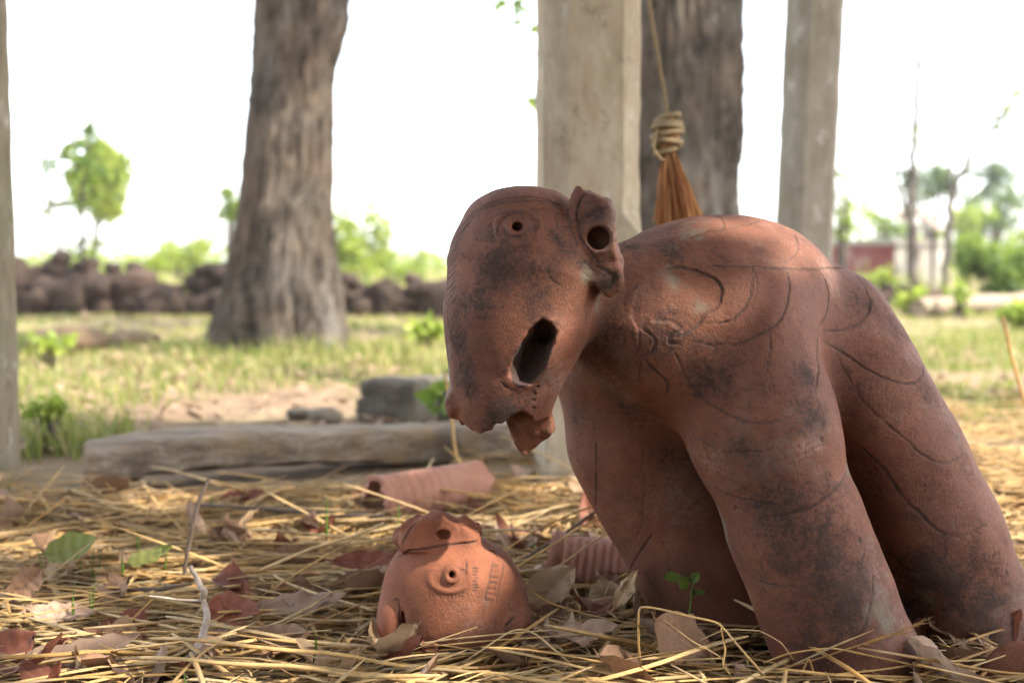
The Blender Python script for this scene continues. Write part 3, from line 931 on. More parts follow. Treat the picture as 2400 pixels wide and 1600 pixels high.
def green(name, ramp, tr=0.4, src='island'):
    t = NT(name)
    col = t.ramp(IS(t) if src == 'island' else OR(t), ramp)
    t.done(col, 0.5, None, 0.35)
    bright = t.mix(0.5, col, tuple(c * 1.1 for c in (0.30, 0.40, 0.05)))
    return t.translucent(bright, tr)
M['grass'] = green('meadow_grass', [(0.0, (0.08, 0.12, 0.022)), (0.35, (0.14, 0.175, 0.04)), (0.6, (0.22, 0.21, 0.06)), (0.8, (0.33, 0.27, 0.11)), (1.0, (0.38, 0.295, 0.14))], 0.35)
M['sprout'] = green('fresh_grass', [(0.0, (0.10, 0.20, 0.03)), (1.0, (0.17, 0.28, 0.05))], 0.45)
M['leafg'] = green('bush_leaves', [(0.0, (0.055, 0.10, 0.022)), (0.5, (0.10, 0.165, 0.03)), (1.0, (0.19, 0.23, 0.045))], 0.45)
M['leafy'] = green('yellow_green_leaves', [(0.0, (0.13, 0.19, 0.03)), (0.5, (0.22, 0.28, 0.04)), (1.0, (0.33, 0.36, 0.06))], 0.5)
M['leafdark'] = green('dark_green_leaves', [(0.0, (0.03, 0.06, 0.018)), (1.0, (0.055, 0.105, 0.03))], 0.35)  # darker green leaf tones for the far crowns
M['leaf_olive'] = green('olive_leaf', [(0.0, (0.13, 0.14, 0.035)), (1.0, (0.17, 0.175, 0.05))], 0.3, 'object')
M['palm'] = green('palm_fronds', [(0.0, (0.045, 0.075, 0.04)), (1.0, (0.085, 0.125, 0.055))], 0.25)

def ground():
    t = NT('earth')
    col = t.mix(t.ramp(t.noise(1.3, 6, 0.62), [(0.36, 0.0), (0.66, 1.0)]), (0.20, 0.13, 0.08), (0.36, 0.265, 0.175))
    col = t.mix(t.ramp(t.noise(9, 6, 0.7), [(0.42, 0.0), (0.68, 0.75)]), col, (0.16, 0.105, 0.065))
    col = t.mix(t.ramp(t.noise(0.35, 4, 0.6), [(0.45, 0.0), (0.62, 0.65)]), col, (0.22, 0.21, 0.085))
    h = t.math('ADD', t.noise(14, 7, 0.7), t.math('MULTIPLY', t.noise(90, 4, 0.7), 0.3))
    return t.done(col, 0.95, t.bump(h, 0.8, 0.05), 0.1)
M['ground'] = ground()
t = NT('rope_fibre'); M['rope'] = t.done(t.mix(t.noise(180, 4, 0.6), (0.15, 0.105, 0.055), (0.30, 0.225, 0.125)), 0.9, t.bump(t.noise(500, 3), 0.5, 0.002))
t = NT('husk'); hc = t.mix(t.ramp(t.noise(5, 5, 0.6, t.vec((9, 9, 0.8))), [(0.38, 0.0), (0.64, 1.0)]), (0.26, 0.10, 0.035), (0.54, 0.30, 0.12))
t.done(hc, 0.6, t.bump(t.noise(40, 4, 0.6, t.vec((5, 5, 0.4))), 0.5, 0.004)); M['husk'] = t.translucent(t.mix(0.3, hc, (0.75, 0.36, 0.10)), 0.45)
def paint(name, a, b, c):
    t = NT(name)
    col = t.mix(t.ramp(t.noise(3, 6, 0.65), [(0.4, 0.0), (0.65, 1.0)]), a, b)
    col = t.mix(t.ramp(t.noise(2.2, 5, 0.7), [(0.55, 0.0), (0.66, 0.85)]), col, c)
    return t.done(col, 0.85, t.bump(t.noise(20, 4), 0.3, 0.02), 0.2)
M['redwall'] = paint('red_limewash', (0.155, 0.044, 0.038), (0.19, 0.068, 0.058), (0.28, 0.19, 0.165))
M['whitewall'] = paint('cream_limewash', (0.26, 0.24, 0.20), (0.33, 0.31, 0.265), (0.18, 0.155, 0.125))
t = NT('tin'); M['tin'] = t.done(t.mix(t.noise(3, 6, 0.7), (0.20, 0.13, 0.09), (0.36, 0.32, 0.28)), 0.7)
t = NT('signboard'); M['board'] = t.done(t.mix(t.noise(8, 4), (0.40, 0.30, 0.24), (0.55, 0.46, 0.40)), 0.7)
t = NT('white_petal'); M['petal'] = t.done((0.75, 0.74, 0.70), 0.6)
# ------------------------------------------------------------------ ground
def ground_z(x, y):
    p = np.stack([x, y, np.zeros_like(x)], -1)
    far = np.clip((y - 2.5) / 6, 0, 1)
    return noise(p, 0.9, 71, 2) * 0.045 * far + noise(p, 4.5, 72, 2) * 0.010 * np.clip((y - 1.0) / 1.5, 0.3, 1) - 0.012 - 0.045 * np.clip((2.9 - y) / 0.6, 0, 1)
gx = np.concatenate([-np.geomspace(900, 4.05, 40), np.arange(-4, 4.01, 0.07), np.geomspace(4.05, 900, 40)])
gy = np.concatenate([[-60, -25, -12, -6, -3, -1.5], np.arange(-0.5, 9.0, 0.07), np.geomspace(9.1, 1400, 70)])
GX, GY = np.meshgrid(gx, gy, indexing='ij')
GV = np.stack([GX.ravel(), GY.ravel(), ground_z(GX.ravel(), GY.ravel())], -1)
single('ground', GV, grid_faces(len(gx), len(gy)), M['ground'], 'bare earth of the yard under straw and grass', 'ground', loc=np.zeros(3), kind='structure')

# ------------------------------------------------------------------ roof over the posts (out of frame; extent and holes set to shape the light)
ROOF_Z, RX0, RX1, RY0, RY1 = 2.75, -1.62, 3.30, -1.2, 3.20
def roof():
    st = 0.05
    nx, ny = int((RX1 - RX0) / st) + 1, int((RY1 - RY0) / st) + 1
    X, Y = np.meshgrid(RX0 + np.arange(nx) * st, RY0 + np.arange(ny) * st, indexing='ij')
    Z = ROOF_Z + 0.05 * np.sin(X * 2 * math.pi / 0.2) * 0.3 + 0.0 * Y
    F = grid_faces(nx, ny)
    cen = np.stack([X.ravel(), Y.ravel()], -1)[F].mean(1)
    keep = np.ones(len(F), bool)
    for (tx, ty, tz, r, el) in HOLES:                  # holes added so sun patches land on chosen spots
        k = (ROOF_Z - tz) / SUN[2]
        hx, hy = tx + SUN[0] * k, ty + SUN[1] * k
        q = cen - np.array([hx, hy])
        ang = np.arctan2(q[:, 1], q[:, 0])
        rr = r * (1 + 0.22 * np.sin(3 * ang + tx * 9) + 0.15 * np.sin(7 * ang + ty * 5))
        keep &= np.hypot(q[:, 0] * el, q[:, 1]) > rr
    return np.stack([X.ravel(), Y.ravel(), Z.ravel()], -1), F[keep]
g1 = P(1115, 1335, 1.64); g2 = G(600, 1510); g3 = G(1330, 1420); g4 = G(900, 1560); g5 = P(1790, 570, 1.70); g6 = P(1880, 900, 1.55)
g8 = G(1290, 1400)
HOLES = [(g1[0], g1[1], g1[2], 0.068, 1.0), (g2[0], g2[1], 0, 0.05, 0.7), (g5[0], g5[1], g5[2], 0.075, 0.7)]
HOLES += [(x, y, 0.0, r, e) for x, y, r, e in (
    (-0.74, 1.76, 0.060, 0.8), (-0.66, 1.60, 0.055, 0.6), (-0.62, 2.00, 0.075, 0.7), (-0.92, 2.20, 0.080, 0.6), (-0.50, 2.32, 0.070, 0.5), (-0.20, 2.34, 0.080, 0.6), (0.04, 2.36, 0.085, 0.7),
    (0.10, 2.62, 0.070, 0.6), (-0.80, 2.58, 0.060, 0.5), (-0.36, 2.62, 0.055, 0.6), (-0.36, 1.46, 0.050, 0.6), (-0.10, 1.44, 0.050, 0.7), (0.16, 1.43, 0.055, 0.6), (0.42, 1.40, 0.050, 0.7), (-0.58, 1.47, 0.055, 0.7))]
RV, RF = roof()
rt = thing('shelter_roof', 'unseen rusted corrugated tin roof above the concrete posts, with holes added for sun patches', 'roof', ((RX0 + RX1) / 2, (RY0 + RY1) / 2, ROOF_Z))
part('tin_sheet', RV, RF, M['tin'], rt, smooth=True)
for yb in (-1.0, 0.42, 2.93):
    part('rafter', *box(RX0, RX1, yb - 0.05, yb + 0.05, ROOF_Z - 0.14, ROOF_Z - 0.03), M['timber'], rt, smooth=False)

# unseen wall added behind the viewer to keep the front light low
def light_blocking_wall():
    y0 = RY0 - 0.12
    t = thing('light_blocking_wall', 'plain dark unseen wall added behind the viewpoint to block front light', 'wall', ((RX0 + RX1) / 2, y0, 0))
    part('wall_face', *box(RX0, RX1, y0 - 0.2, y0, -0.1, ROOF_Z - 0.15), M['laterite'], t, smooth=False)
light_blocking_wall()

# ------------------------------------------------------------------ concrete posts
def post_mesh(cx, cy, w, ch, zs, ztop, turn=0.0, seed=0, n=60, flare=0.0):
    """square post whose corners are chamfered above height zs"""
    Z = np.unique(np.concatenate([np.linspace(-0.2, ztop, n), np.linspace(zs - 0.05, zs + 0.06, 14)]))
    ring = []
    per = 5
    for z in Z:
        c = ch * np.clip((z - zs) / 0.06, 0.03, 1) ** 0.7
        h = w / 2
        pts = [(-h + c, -h), (h - c, -h), (h, -h + c), (h, h - c), (h - c, h), (-h + c, h), (-h, h - c), (-h, -h + c)]
        q = []
        for i in range(8):
            a, b = np.array(pts[i]), np.array(pts[(i + 1) % 8])
            for k in range(per): q.append(a + (b - a) * k / per)
        ring.append(np.array(q))
    R = np.array(ring)                                   # (nz, 40, 2)
    V = np.concatenate([R, np.repeat(Z[:, None, None], R.shape[1], 1)], -1)
    V = V.transpose(1, 0, 2).reshape(-1, 3)
    d = noise(V, 18, seed, 2) * 0.0035 + noise(V, 60, seed + 2) * 0.0015
    rad = V[:, :2] / (np.linalg.norm(V[:, :2], axis=1)[:, None] + 1e-9)
    V[:, :2] += rad * d[:, None]
    ca, sa = math.cos(turn), math.sin(turn)
    x, y = V[:, 0] * ca - V[:, 1] * sa, V[:, 0] * sa + V[:, 1] * ca
    V = np.stack([x + cx, y + cy, V[:, 2]], -1)
    return V, [grid_faces(R.shape[1], len(Z), True)]
pd = 2.80
x0, x1 = P(1266, 300, pd)[0], P(1501, 300, pd)[0]
c = ((x0 + x1) / 2, pd + (x1 - x0) / 2)
single('concrete_post', *post_mesh(c[0], c[1], x1 - x0, 0.055, 0.62, ROOF_Z - 0.145, math.radians(7), 3), M['post'], 'thick weathered concrete post with chamfered corners right behind the elephant head', 'post', loc=np.array([c[0], c[1], 0]), group='concrete shelter posts', sharp=22)
xe = P(52, 600, pd + x1 - x0)[0]
c = (xe - (x1 - x0) / 2, pd + (x1 - x0) / 2)
single('concrete_post', *post_mesh(c[0], c[1], x1 - x0, 0.04, -1, ROOF_Z - 0.145, math.radians(3), 8), M['post3'], 'brownish concrete post cut off by the left edge of the picture', 'post', loc=np.array([c[0], c[1], 0]), group='concrete shelter posts', sharp=22)
pd2 = 4.7
x0, x1 = P(1850, 300, pd2)[0], P(1968, 300, pd2)[0]
c = ((x0 + x1) / 2, pd2 + (x1 - x0) / 2)
Vp, Fp = post_mesh(c[0], c[1], (x1 - x0) * 0.97, 0.035, -1, 2.9, math.radians(14), 14)
Vp[:, 0] += (Vp[:, 2] - 1.0) * 0.030
single('concrete_post', Vp, Fp, M['post2'], 'slimmer grey concrete post standing farther back above the elephant rump', 'post', loc=np.array([c[0], c[1], 0]), group='concrete shelter posts', sharp=22)

# ------------------------------------------------------------------ big trees
def trunk_mesh(prof, depth, seed, nth=150, flare=0.0, zdown=True):
    """prof: (py, left px, right px) rows from the photograph at this depth"""
    rows = []
    for py, l, r in prof:
        a, b = P(l, py, depth), P(r, py, depth)
        rows.append((a[2], (a[0] + b[0]) / 2, (b[0] - a[0]) / 2))
    rows.sort()
    zs, cs, rs = map(np.array, zip(*rows))
    Z = np.concatenate([np.linspace(-0.15, zs[0] + 0.6, 60), np.linspace(zs[0] + 0.62, zs[-1], 140)])
    cx = np.interp(Z, zs, cs); rr = np.interp(Z, zs, rs)
    k = 9
    ker = np.ones(k) / k
    cx = np.convolve(np.pad(cx, k // 2, 'edge'), ker, 'valid'); rr = np.convolve(np.pad(rr, k // 2, 'edge'), ker, 'valid')
    th = np.arange(nth) / nth * 2 * math.pi
    TH, ZZ = np.meshgrid(th, Z, indexing='ij')
    R = np.broadcast_to(rr, TH.shape)
    q = np.stack([np.cos(TH) * 3.4, np.sin(TH) * 3.4, ZZ * 0.9], -1).reshape(-1, 3)
    wob = noise(q * np.array([1, 1, 2.0]), 0.5, seed + 3)
    rid = 1 - np.abs(noise(q + 0.25 * wob[:, None], 2.1, seed, 2))
    rid2 = 1 - np.abs(noise(q * np.array([1, 1, 1.8]), 4.5, seed + 1, 2))
    base = np.exp(-np.clip(ZZ, 0, None) / 0.35).ravel() * flare
    roots = np.clip(np.cos(5 * TH + seed) + 0.4 * np.cos(3 * TH + 1), 0, None).ravel()
    rad = R.ravel() * (1 + 0.13 * (rid - 0.75) + 0.06 * (rid2 - 0.7) + 0.05 * wob) + base * roots
    V = np.stack([np.broadcast_to(cx, TH.shape).ravel() + np.cos(TH).ravel() * rad, depth + np.broadcast_to(rr, TH.shape).ravel() * 0.2 + np.sin(TH).ravel() * rad, ZZ.ravel()], -1)
    return V, [grid_faces(nth, len(Z), True)], (cx[-1], depth, Z[-1], rr[-1])

def leaf_cloud(centers, n, size, rad, flat=1.0, seed=0):
    """n folded leaves scattered round the centers"""
    r = np.random.default_rng(seed)
    centers = np.asarray(centers, float)
    c = centers[r.integers(0, len(centers), n)]
    off = r.normal(0, 1, (n, 3)); off /= np.linalg.norm(off, axis=1)[:, None]
    off *= (rad * r.uniform(0.15, 1, n) ** 0.5)[:, None]
    off[:, 2] *= flat
    c = c + off
    d = r.normal(0, 1, (n, 3)); d[:, 2] -= 0.35; d /= np.linalg.norm(d, axis=1)[:, None]
    u = np.cross(d, r.normal(0, 1, (n, 3))); u /= np.linalg.norm(u, axis=1)[:, None]
    w = np.cross(d, u)
    s = (size * r.uniform(0.6, 1.35, n))[:, None]
    b = c
    l_ = c + d * s * 0.55 + u * s * 0.30 + w * s * 0.08
    r_ = c + d * s * 0.55 - u * s * 0.30 + w * s * 0.08
    e = c + d * s
    V = np.stack([b, l_, e, r_], 1).reshape(-1, 3)
    i = np.arange(n) * 4
    return V, [np.stack([i, i + 1, i + 2], -1), np.stack([i, i + 2, i + 3], -1)]

def branch(p0, d, L, r, depth, out, tips, rs, bend=0.35, kids=3):
    n = 7
    pts = [np.array(p0, float)]
    d = np.array(d, float) / np.linalg.norm(d)
    for i in range(n):
        d = d + rs.normal(0, bend * 0.35, 3) + np.array([0, 0, 0.05])
        d /= np.linalg.norm(d)
        pts.append(pts[-1] + d * L / n)
    rad = np.linspace(r, r * 0.45, n + 1)
    out.append(tube(pts, rad, 6 if r < 0.06 else 9))
    tips.append(pts[-1])
    if depth > 0:
        for k in range(kids):
            i = int(rs.integers(2, n + 1))
            dd = d + rs.normal(0, 0.75, 3)
            branch(pts[i], dd, L * rs.uniform(0.5, 0.75), r * 0.55, depth - 1, out, tips, rs, bend, kids)
    else:
        tips.append(pts[n // 2])

def big_tree(prof, depth, seed, label, flare, shade_spray=None, shade_bough=None):
    V, F, (cx, cy, cz, cr) = trunk_mesh(prof, depth, seed, flare=flare)
    t = thing('broad_tree', label, 'tree', (cx, depth, 0), 'old trees in the yard')
    part('trunk', V, F, M['bark'], t)
    rs = np.random.default_rng(seed)
    out, tips = [], []
    for k in range(4):
        a = k * 1.6 + seed
        branch((cx, cy + cr * 0.2, cz - 0.25), (math.cos(a) * 0.8, math.sin(a) * 0.8, 1.0), 2.6, cr * 0.42, 2, out, tips, rs)
    part('limb', *join(*out), M['bark'], t)
    lc = [leaf_cloud(tips, 420, 0.16, 0.5, seed=seed)]
    if shade_spray: lc.append(leaf_cloud([np.array(q) for q in shade_spray], 1300, 0.18, 0.75, seed=seed + 1))  # unseen leaf clusters added to keep sun off the trunks
    if shade_bough:                                   # unseen leafy limb added to shade the trunk's left flank
        lc.append(leaf_cloud([np.array(q) for q in shade_bough], 1500, 0.12, 0.18, seed=seed + 2))
        part('limb', *tube(smooth_path([(cx, cy, cz - 0.3), ((cx + shade_bough[-1][0]) / 2, (cy + shade_bough[-1][1]) / 2, shade_bough[-1][2] + 0.5), shade_bough[-1], shade_bough[0]], 24), np.linspace(0.09, 0.015, 24), 8), M['bark'], t)
    part('crown', *join(*lc), M['leafg'], t)
    return t
big_tree([(-900, 640, 880), (-500, 612, 846), (-200, 598, 826), (0, 592, 816), (60, 591, 812), (90, 590, 814), (115, 589, 800), (150, 587, 785), (250, 580, 781), (400, 565, 778), (520, 547, 777), (620, 530, 783), (720, 508, 797), (815, 482, 815)], 7.3, 2, 'big leaning tree trunk with furrowed bark and sunlit right side, left of the statue', 0.03, [(0.9, 5.9, 5.2), (0.6, 6.1, 5.4), (1.2, 5.8, 5.8), (0.9, 6.0, 6.2)], [(1.50, 5.64, z) for z in (4.0, 4.3, 4.6, 4.9, 5.2, 5.5, 5.8)])
big_tree([(-900, 1440, 1720), (-300, 1470, 1738), (0, 1478, 1746), (230, 1482, 1750), (400, 1480, 1742), (520, 1476, 1738), (700, 1465, 1745), (790, 1445, 1770)], 8.6, 9, 'big grey tree trunk standing behind the rope tassel', 0.03, [(3.4, 7.7, 3.9), (3.9, 7.6, 4.2), (4.4, 7.4, 4.7), (3.6, 7.7, 4.0)])

def shade_tree():  # off-frame tree, added only to cast shade on the slim post
    t = thing('broad_tree', 'unseen leafy tree added right of the view to shade the slim concrete post', 'tree', (3.6, 3.95, 0), 'old trees in the yard')
    part('trunk', *tube(smooth_path([(3.6, 3.95, -0.1), (3.65, 3.95, 1.5), (3.5, 3.95, 2.8)], 20), np.linspace(0.13, 0.08, 20), 14), M['bark'], t)
    rs_ = np.random.default_rng(3)
    out, tips = [], []
    for k in range(4): branch((3.5, 3.95, 2.7), (math.cos(k * 1.3) * 0.5, math.sin(k * 1.3) * 0.5, 0.8), 0.9, 0.05, 1, out, tips, rs_)
    part('limb', *join(*out), M['bark'], t)
    part('crown', *leaf_cloud(tips + [np.array([3.4, 3.95, 3.6]), np.array([3.2, 4.05, 3.1])] * 4, 1500, 0.16, 0.55, seed=77), M['leafg'], t)
shade_tree()
# ------------------------------------------------------------------ rubble wall
ROCKS = {}
def rock_mesh(k, sub, rough, boxy, mat):
    key = (k, sub, mat)
    if key not in ROCKS:
        V, F = rock(k, sub, rough, boxy)
        ROCKS[key] = mesh_from('stone', V, F, M[mat])
    return ROCKS[key]
def put_rock(t, k, loc, scale, rz, mat='laterite', sub=3, rough=0.25, boxy=0.35, name='stone', tilt=0.0):
    o = link(name, rock_mesh(k, sub, rough, boxy, mat), t)
    base = np.array(t.location) if t is not None else np.zeros(3)
    o.location = tuple(np.asarray(loc) - base)
    o.scale = scale
    o.rotation_euler = (tilt, tilt * 0.6, rz)
    return o
rs = np.random.default_rng(4)
def rubble(px0, px1, d0, d1, label, tops, step=34):
    a = G(px0, 620 + EYE * FPX / d0)
    t = thing('rubble_wall', label, 'wall', (P((px0 + px1) / 2, 700, (d0 + d1) / 2)[0], (d0 + d1) / 2, 0), 'low walls of loose laterite')
    for px in np.arange(px0, px1, step):
        f = (px - px0) / (px1 - px0)
        d = d0 + (d1 - d0) * f
        top = np.interp(px, [q[0] for q in tops], [q[1] for q in tops])
        ztop = P(px, top, d)[2]
        if rs.uniform() < 0.12: ztop *= rs.uniform(0.3, 0.7)
        z = 0.0
        while z < ztop - 0.06:
            s = rs.choice([0.08, 0.12, 0.17, 0.24]) * rs.uniform(0.85, 1.15)
            s = min(s, max(0.09, (ztop - z) * 0.62))
            x = P(px + rs.uniform(-14, 14), 700, d)[0]
            put_rock(t, int(rs.integers(0, 9)), (x, d + rs.uniform(-0.12, 0.12) + z * 0.15, z + s * 0.72), (s * rs.uniform(1.0, 1.45), s * 1.2, s * rs.uniform(0.8, 1.0)), rs.uniform(0, 6.3), tilt=rs.uniform(-.3, .3), sub=2 if s < 0.15 else 3, rough=0.34, boxy=0.55)
            z += s * 1.15
    return t
rubble(-60, 560, 12.5, 12.2, 'dark rubble wall of loose stones left of the leaning trunk', [(-60, 612), (70, 606), (200, 622), (230, 612), (300, 618), (345, 640), (360, 668), (430, 675), (460, 640), (500, 618), (560, 618)])
rubble(745, 1090, 12.2, 12.0, 'low dark rubble wall between the leaning trunk and the elephant head', [(745, 640), (800, 634), (850, 640), (890, 660), (930, 640), (990, 655), (1090, 650)])
rubble(1990, 2480, 15.5, 15.0, 'scattered row of dark stones below the painted platform', [(1990, 680), (2050, 670), (2150, 665), (2180, 690), (2260, 688), (2300, 684), (2480, 682)], 42)
b = P(144, 607, 12.4)
o = put_rock(None, 20, b, (0.115, 0.115, 0.105), 0.3, rough=0.06, boxy=0, name='round_stone'); tag(o, 'round dark ball of stone on top of the left rubble wall', 'stone')
# stones lying about
for nm, px, py, w, h, lab, mat, k in (
    ('boulder', 140, 832, 165, 66, 'smooth half-buried brownish boulder in the grass beside the left post', 'brownstone', 3),
    ('boulder', 300, 815, 120, 42, 'low brown stone in the grass between the left post and the trunk', 'brownstone', 5),
    ('stone_block', 948, 985, 205, 105, 'rough grey squared stone block behind the wooden beam, left of the statue', 'greystone', 7),
    ('boulder', 758, 1002, 92, 44, 'small brown stone just behind the wooden beam', 'brownstone', 8),
    ('boulder', 1030, 965, 120, 80, 'dark grey stone partly hidden behind the hanging trunk shard', 'greystone', 2),
    ('boulder', 700, 980, 60, 24, 'small pale stone lying left of the brown stone', 'greystone', 6)):
    g = G(px, py); d = g[1]; s = d / FPX
    o = put_rock(None, k, (g[0], d + w * s * 0.35, h * s * 0.42), (w * s * 0.58, w * s * 0.45, h * s * 0.62), 0.4 + k, mat, 4 if nm == 'stone_block' else 3, 0.2, 0.85 if nm == 'stone_block' else 0.2, nm)
    tag(o, lab, 'stone', 'stones lying in the yard')

# ------------------------------------------------------------------ painted platform and sign
pc = P(2120, 600, 21.0)
t = thing('painted_platform', 'low octagonal masonry platform, red on one side and cream on the other', 'platform', (pc[0], 22.2, 0))
R = 1.22
ztop = P(2120, 562, 21)[2]
ang = [math.radians(-90 - 22.5 + 45 * k + 14) for k in range(8)]
for k in range(8):
    a0, a1 = ang[k], ang[k] + math.pi / 4
    q = []
    for a in (a0, a1):
        q += [(pc[0] + R * math.cos(a), 22.2 + R * math.sin(a), -0.1), (pc[0] + R * math.cos(a), 22.2 + R * math.sin(a), ztop - 0.09)]
        q += [(pc[0] + (R - .12) * math.cos(a), 22.2 + (R - .12) * math.sin(a), -0.1), (pc[0] + (R - .12) * math.cos(a), 22.2 + (R - .12) * math.sin(a), ztop - 0.09)]
    F = np.array([[0, 4, 5, 1], [2, 3, 7, 6], [1, 5, 7, 3], [0, 2, 6, 4], [0, 1, 3, 2], [4, 6, 7, 5]])
    mid = (a0 + a1) / 2
    part('side_panel', np.array(q), F, M['redwall'] if math.cos(mid) < 0.05 and math.sin(mid) < 0.6 else M['whitewall'], t, False)
Vs = [(pc[0] + (R + .05) * math.cos(a), 22.2 + (R + .05) * math.sin(a), z) for z in (ztop - 0.087, ztop) for a in ang]
F4 = np.array([[k, (k + 1) % 8, 8 + (k + 1) % 8, 8 + k] for k in range(8)])
F8 = np.array([[0, 1, 2, 3, 4, 5, 6, 7][::-1], [8, 9, 10, 11, 12, 13, 14, 15]])
part('coping_slab', np.array(Vs), [F4, F8], M['whitewall'], t, False)
for (xa, ya, xb, yb, lab) in ((2092, 490, 2148, 532, 'slanted pale board on a post above the platform, left of the pair'), (2152, 496, 2206, 540, 'slanted pale board on a post above the platform, right of the pair')):
    D = 20.6
    A, B = P(xa, ya, D), P(xb, yb, D)
    t = thing('sign_stand', lab, 'sign', (B[0], D, 0), 'slanted boards above the platform')
    n = np.array([-(B[2] - A[2]), 0, B[0] - A[0]]); n /= np.linalg.norm(n)
    q = []
    for y in (D - 0.03, D + 0.12):
        for a in (A, B):
            for sgn in (-0.025, 0.045):
                q.append(np.array([a[0], y, a[2]]) + n * sgn)
    part('board', np.array(q), np.array([[0, 2, 3, 1], [4, 5, 7, 6], [0, 1, 5, 4], [2, 6, 7, 3], [1, 3, 7, 5], [0, 4, 6, 2]]), M['board'], t, False)
    part('leg', *tube([(B[0] - 0.06, D + 0.2, -0.05), (B[0] - 0.06, D + 0.2, B[2] + 0.0)], 0.045, 8), M['twigbark'], t)

# ------------------------------------------------------------------ vegetation behind
def px_tree(name, label, cat, trunks, D, leaves=None, group=None, mat='twigbark', lmat='leafy'):
    """trunks: polylines of (px, py, radius px) at depth D; leaves: (px, py, rpx, n, size)"""
    b = trunks[0][0]
    t = thing(name, label, cat, (P(b[0], b[1], D)[0], D, 0), group)
    rs = np.random.default_rng(int(b[0]) % 997)
    ms = []
    for tr in trunks:
        q = np.array([P(x, y, D) for x, y, r in tr])
        q[:, 1] += np.cumsum(rs.normal(0, 0.02, len(q))) * D * 0.1
        r = (np.array([r for _, _, r in tr]) * 0.72 + (3.2 if tr is trunks[0] else 2.2)) * D / FPX
        n = 6 * len(q)
        sp = smooth_path(np.column_stack([q, r]), n)
        sp[:, :3] += rs.normal(0, 0.3, (n, 3)) * sp[:, 3:4]
        ms.append(tube(sp[:, :3], np.abs(sp[:, 3]), 6))
    part('trunk', *ms[0], M[mat], t)
    for m in ms[1:]: part('branch', *m, M[mat], t)
    if leaves:
        vs = [leaf_cloud([P(x, y, D)], n, s, r * D / FPX, 1.0, int(x + y)) for x, y, r, n, s in leaves]
        part('crown', *join(*vs), M[lmat], t)
    return t
px_tree('bare_tree', 'slender nearly leafless tree with forked trunk behind the painted platform', 'tree',
    [[(2142, 690, 13), (2140, 560, 12), (2138, 470, 11), (2145, 380, 9), (2150, 280, 8), (2154, 170, 6.5), (2165, 80, 4), (2170, 0, 3), (2178, -80, 2)],
     [(2132, 520, 9), (2112, 460, 5), (2092, 395, 4), (2090, 310, 3.5), (2088, 220, 3), (2084, 140, 2), (2074, 74, 1.5), (2052, 66, 1)],
     [(2135, 405, 3.5), (2112, 400, 2.5), (2090, 390, 2.5), (2062, 365, 2), (2030, 330, 1.5), (1990, 270, 1)],
     [(2166, 84, 3), (2200, 83, 2), (2212, 83, 1)], [(2163, 42, 3), (2135, 25, 2), (2100, -5, 1.5), (2080, -40, 1)],
     [(2090, 146, 2), (2110, 148, 1.5), (2128, 95, 1)], [(2152, 155, 2), (2137, 150, 1.5)]], 20,
    [(2140, 325, 22, 26, 0.10), (2150, 300, 10, 12, 0.1), (2052, 360, 10, 8, 0.09), (2240, 80, 14, 8, 0.08)])
px_tree('bare_tree', 'crooked thin tree leaning right with sparse yellow leaves at the right edge', 'tree',
    [[(2215, 700, 9), (2222, 560, 8), (2240, 430, 7), (2262, 395, 6), (2285, 335, 5.5), (2325, 305, 4.5), (2345, 280, 4), (2380, 235, 3), (2440, 160, 2)],
     [(2228, 520, 5), (2230, 400, 3), (2232, 290, 2.5), (2236, 200, 2), (2240, 130, 1.5)], [(2236, 200, 2), (2280, 130, 1.5), (2310, 90, 1)],
     [(2330, 300, 3), (2390, 315, 2), (2440, 310, 1)], [(2236, 280, 2), (2290, 255, 1.5), (2330, 220, 1)]], 19,
    [(2360, 230, 42, 90, 0.09), (2400, 190, 45, 80, 0.09), (2310, 245, 35, 40, 0.08), (2200, 310, 20, 14, 0.08), (2235, 130, 40, 14, 0.08), (2345, 280, 30, 36, 0.09), (2320, 120, 16, 8, 0.08)])
px_tree('sapling', 'young tree with big bright leaves growing from the left rubble wall', 'sapling',
    [[(196, 640, 4), (190, 560, 3.5), (185, 470, 3), (200, 390, 2.5), (215, 290, 2), (222, 265, 1)], [(186, 480, 2), (130, 478, 1.5), (105, 500, 1)], [(192, 400, 2), (150, 370, 1.5), (105, 375, 1)], [(190, 560, 2), (230, 575, 1.5)]], 12.6,
    [(222, 300, 28, 42, 0.11), (185, 350, 45, 70, 0.11), (150, 372, 40, 44, 0.10), (115, 385, 18, 18, 0.10), (200, 410, 45, 66, 0.11), (190, 470, 36, 40, 0.1), (122, 488, 22, 20, 0.10), (160, 585, 40, 36, 0.09), (220, 580, 30, 24, 0.09), (145, 410, 22, 18, .1)], lmat='leafg')
px_tree('round_tree', 'distant small round-crowned tree behind the left sapling', 'tree',
    [[(222, 660, 8), (223, 560, 6), (226, 500, 5)]], 30,
    [(240, 420, 62, 900, 0.22), (262, 390, 48, 500, 0.22), (215, 440, 55, 500, 0.22), (250, 470, 50, 500, 0.22), (232, 360, 36, 240, .2)], lmat='leafy')
px_tree('thin_tree', 'faint twiggy tree top at far left beside the left post', 'tree',
    [[(150, 640, 3), (120, 480, 2.5), (100, 330, 2), (110, 210, 1.2)], [(108, 350, 1.5), (70, 290, 1)], [(105, 300, 1.5), (180, 200, 1)]], 24,
    [(108, 208, 14, 12, 0.12), (185, 190, 16, 12, 0.12), (140, 280, 14, 8, 0.12)])
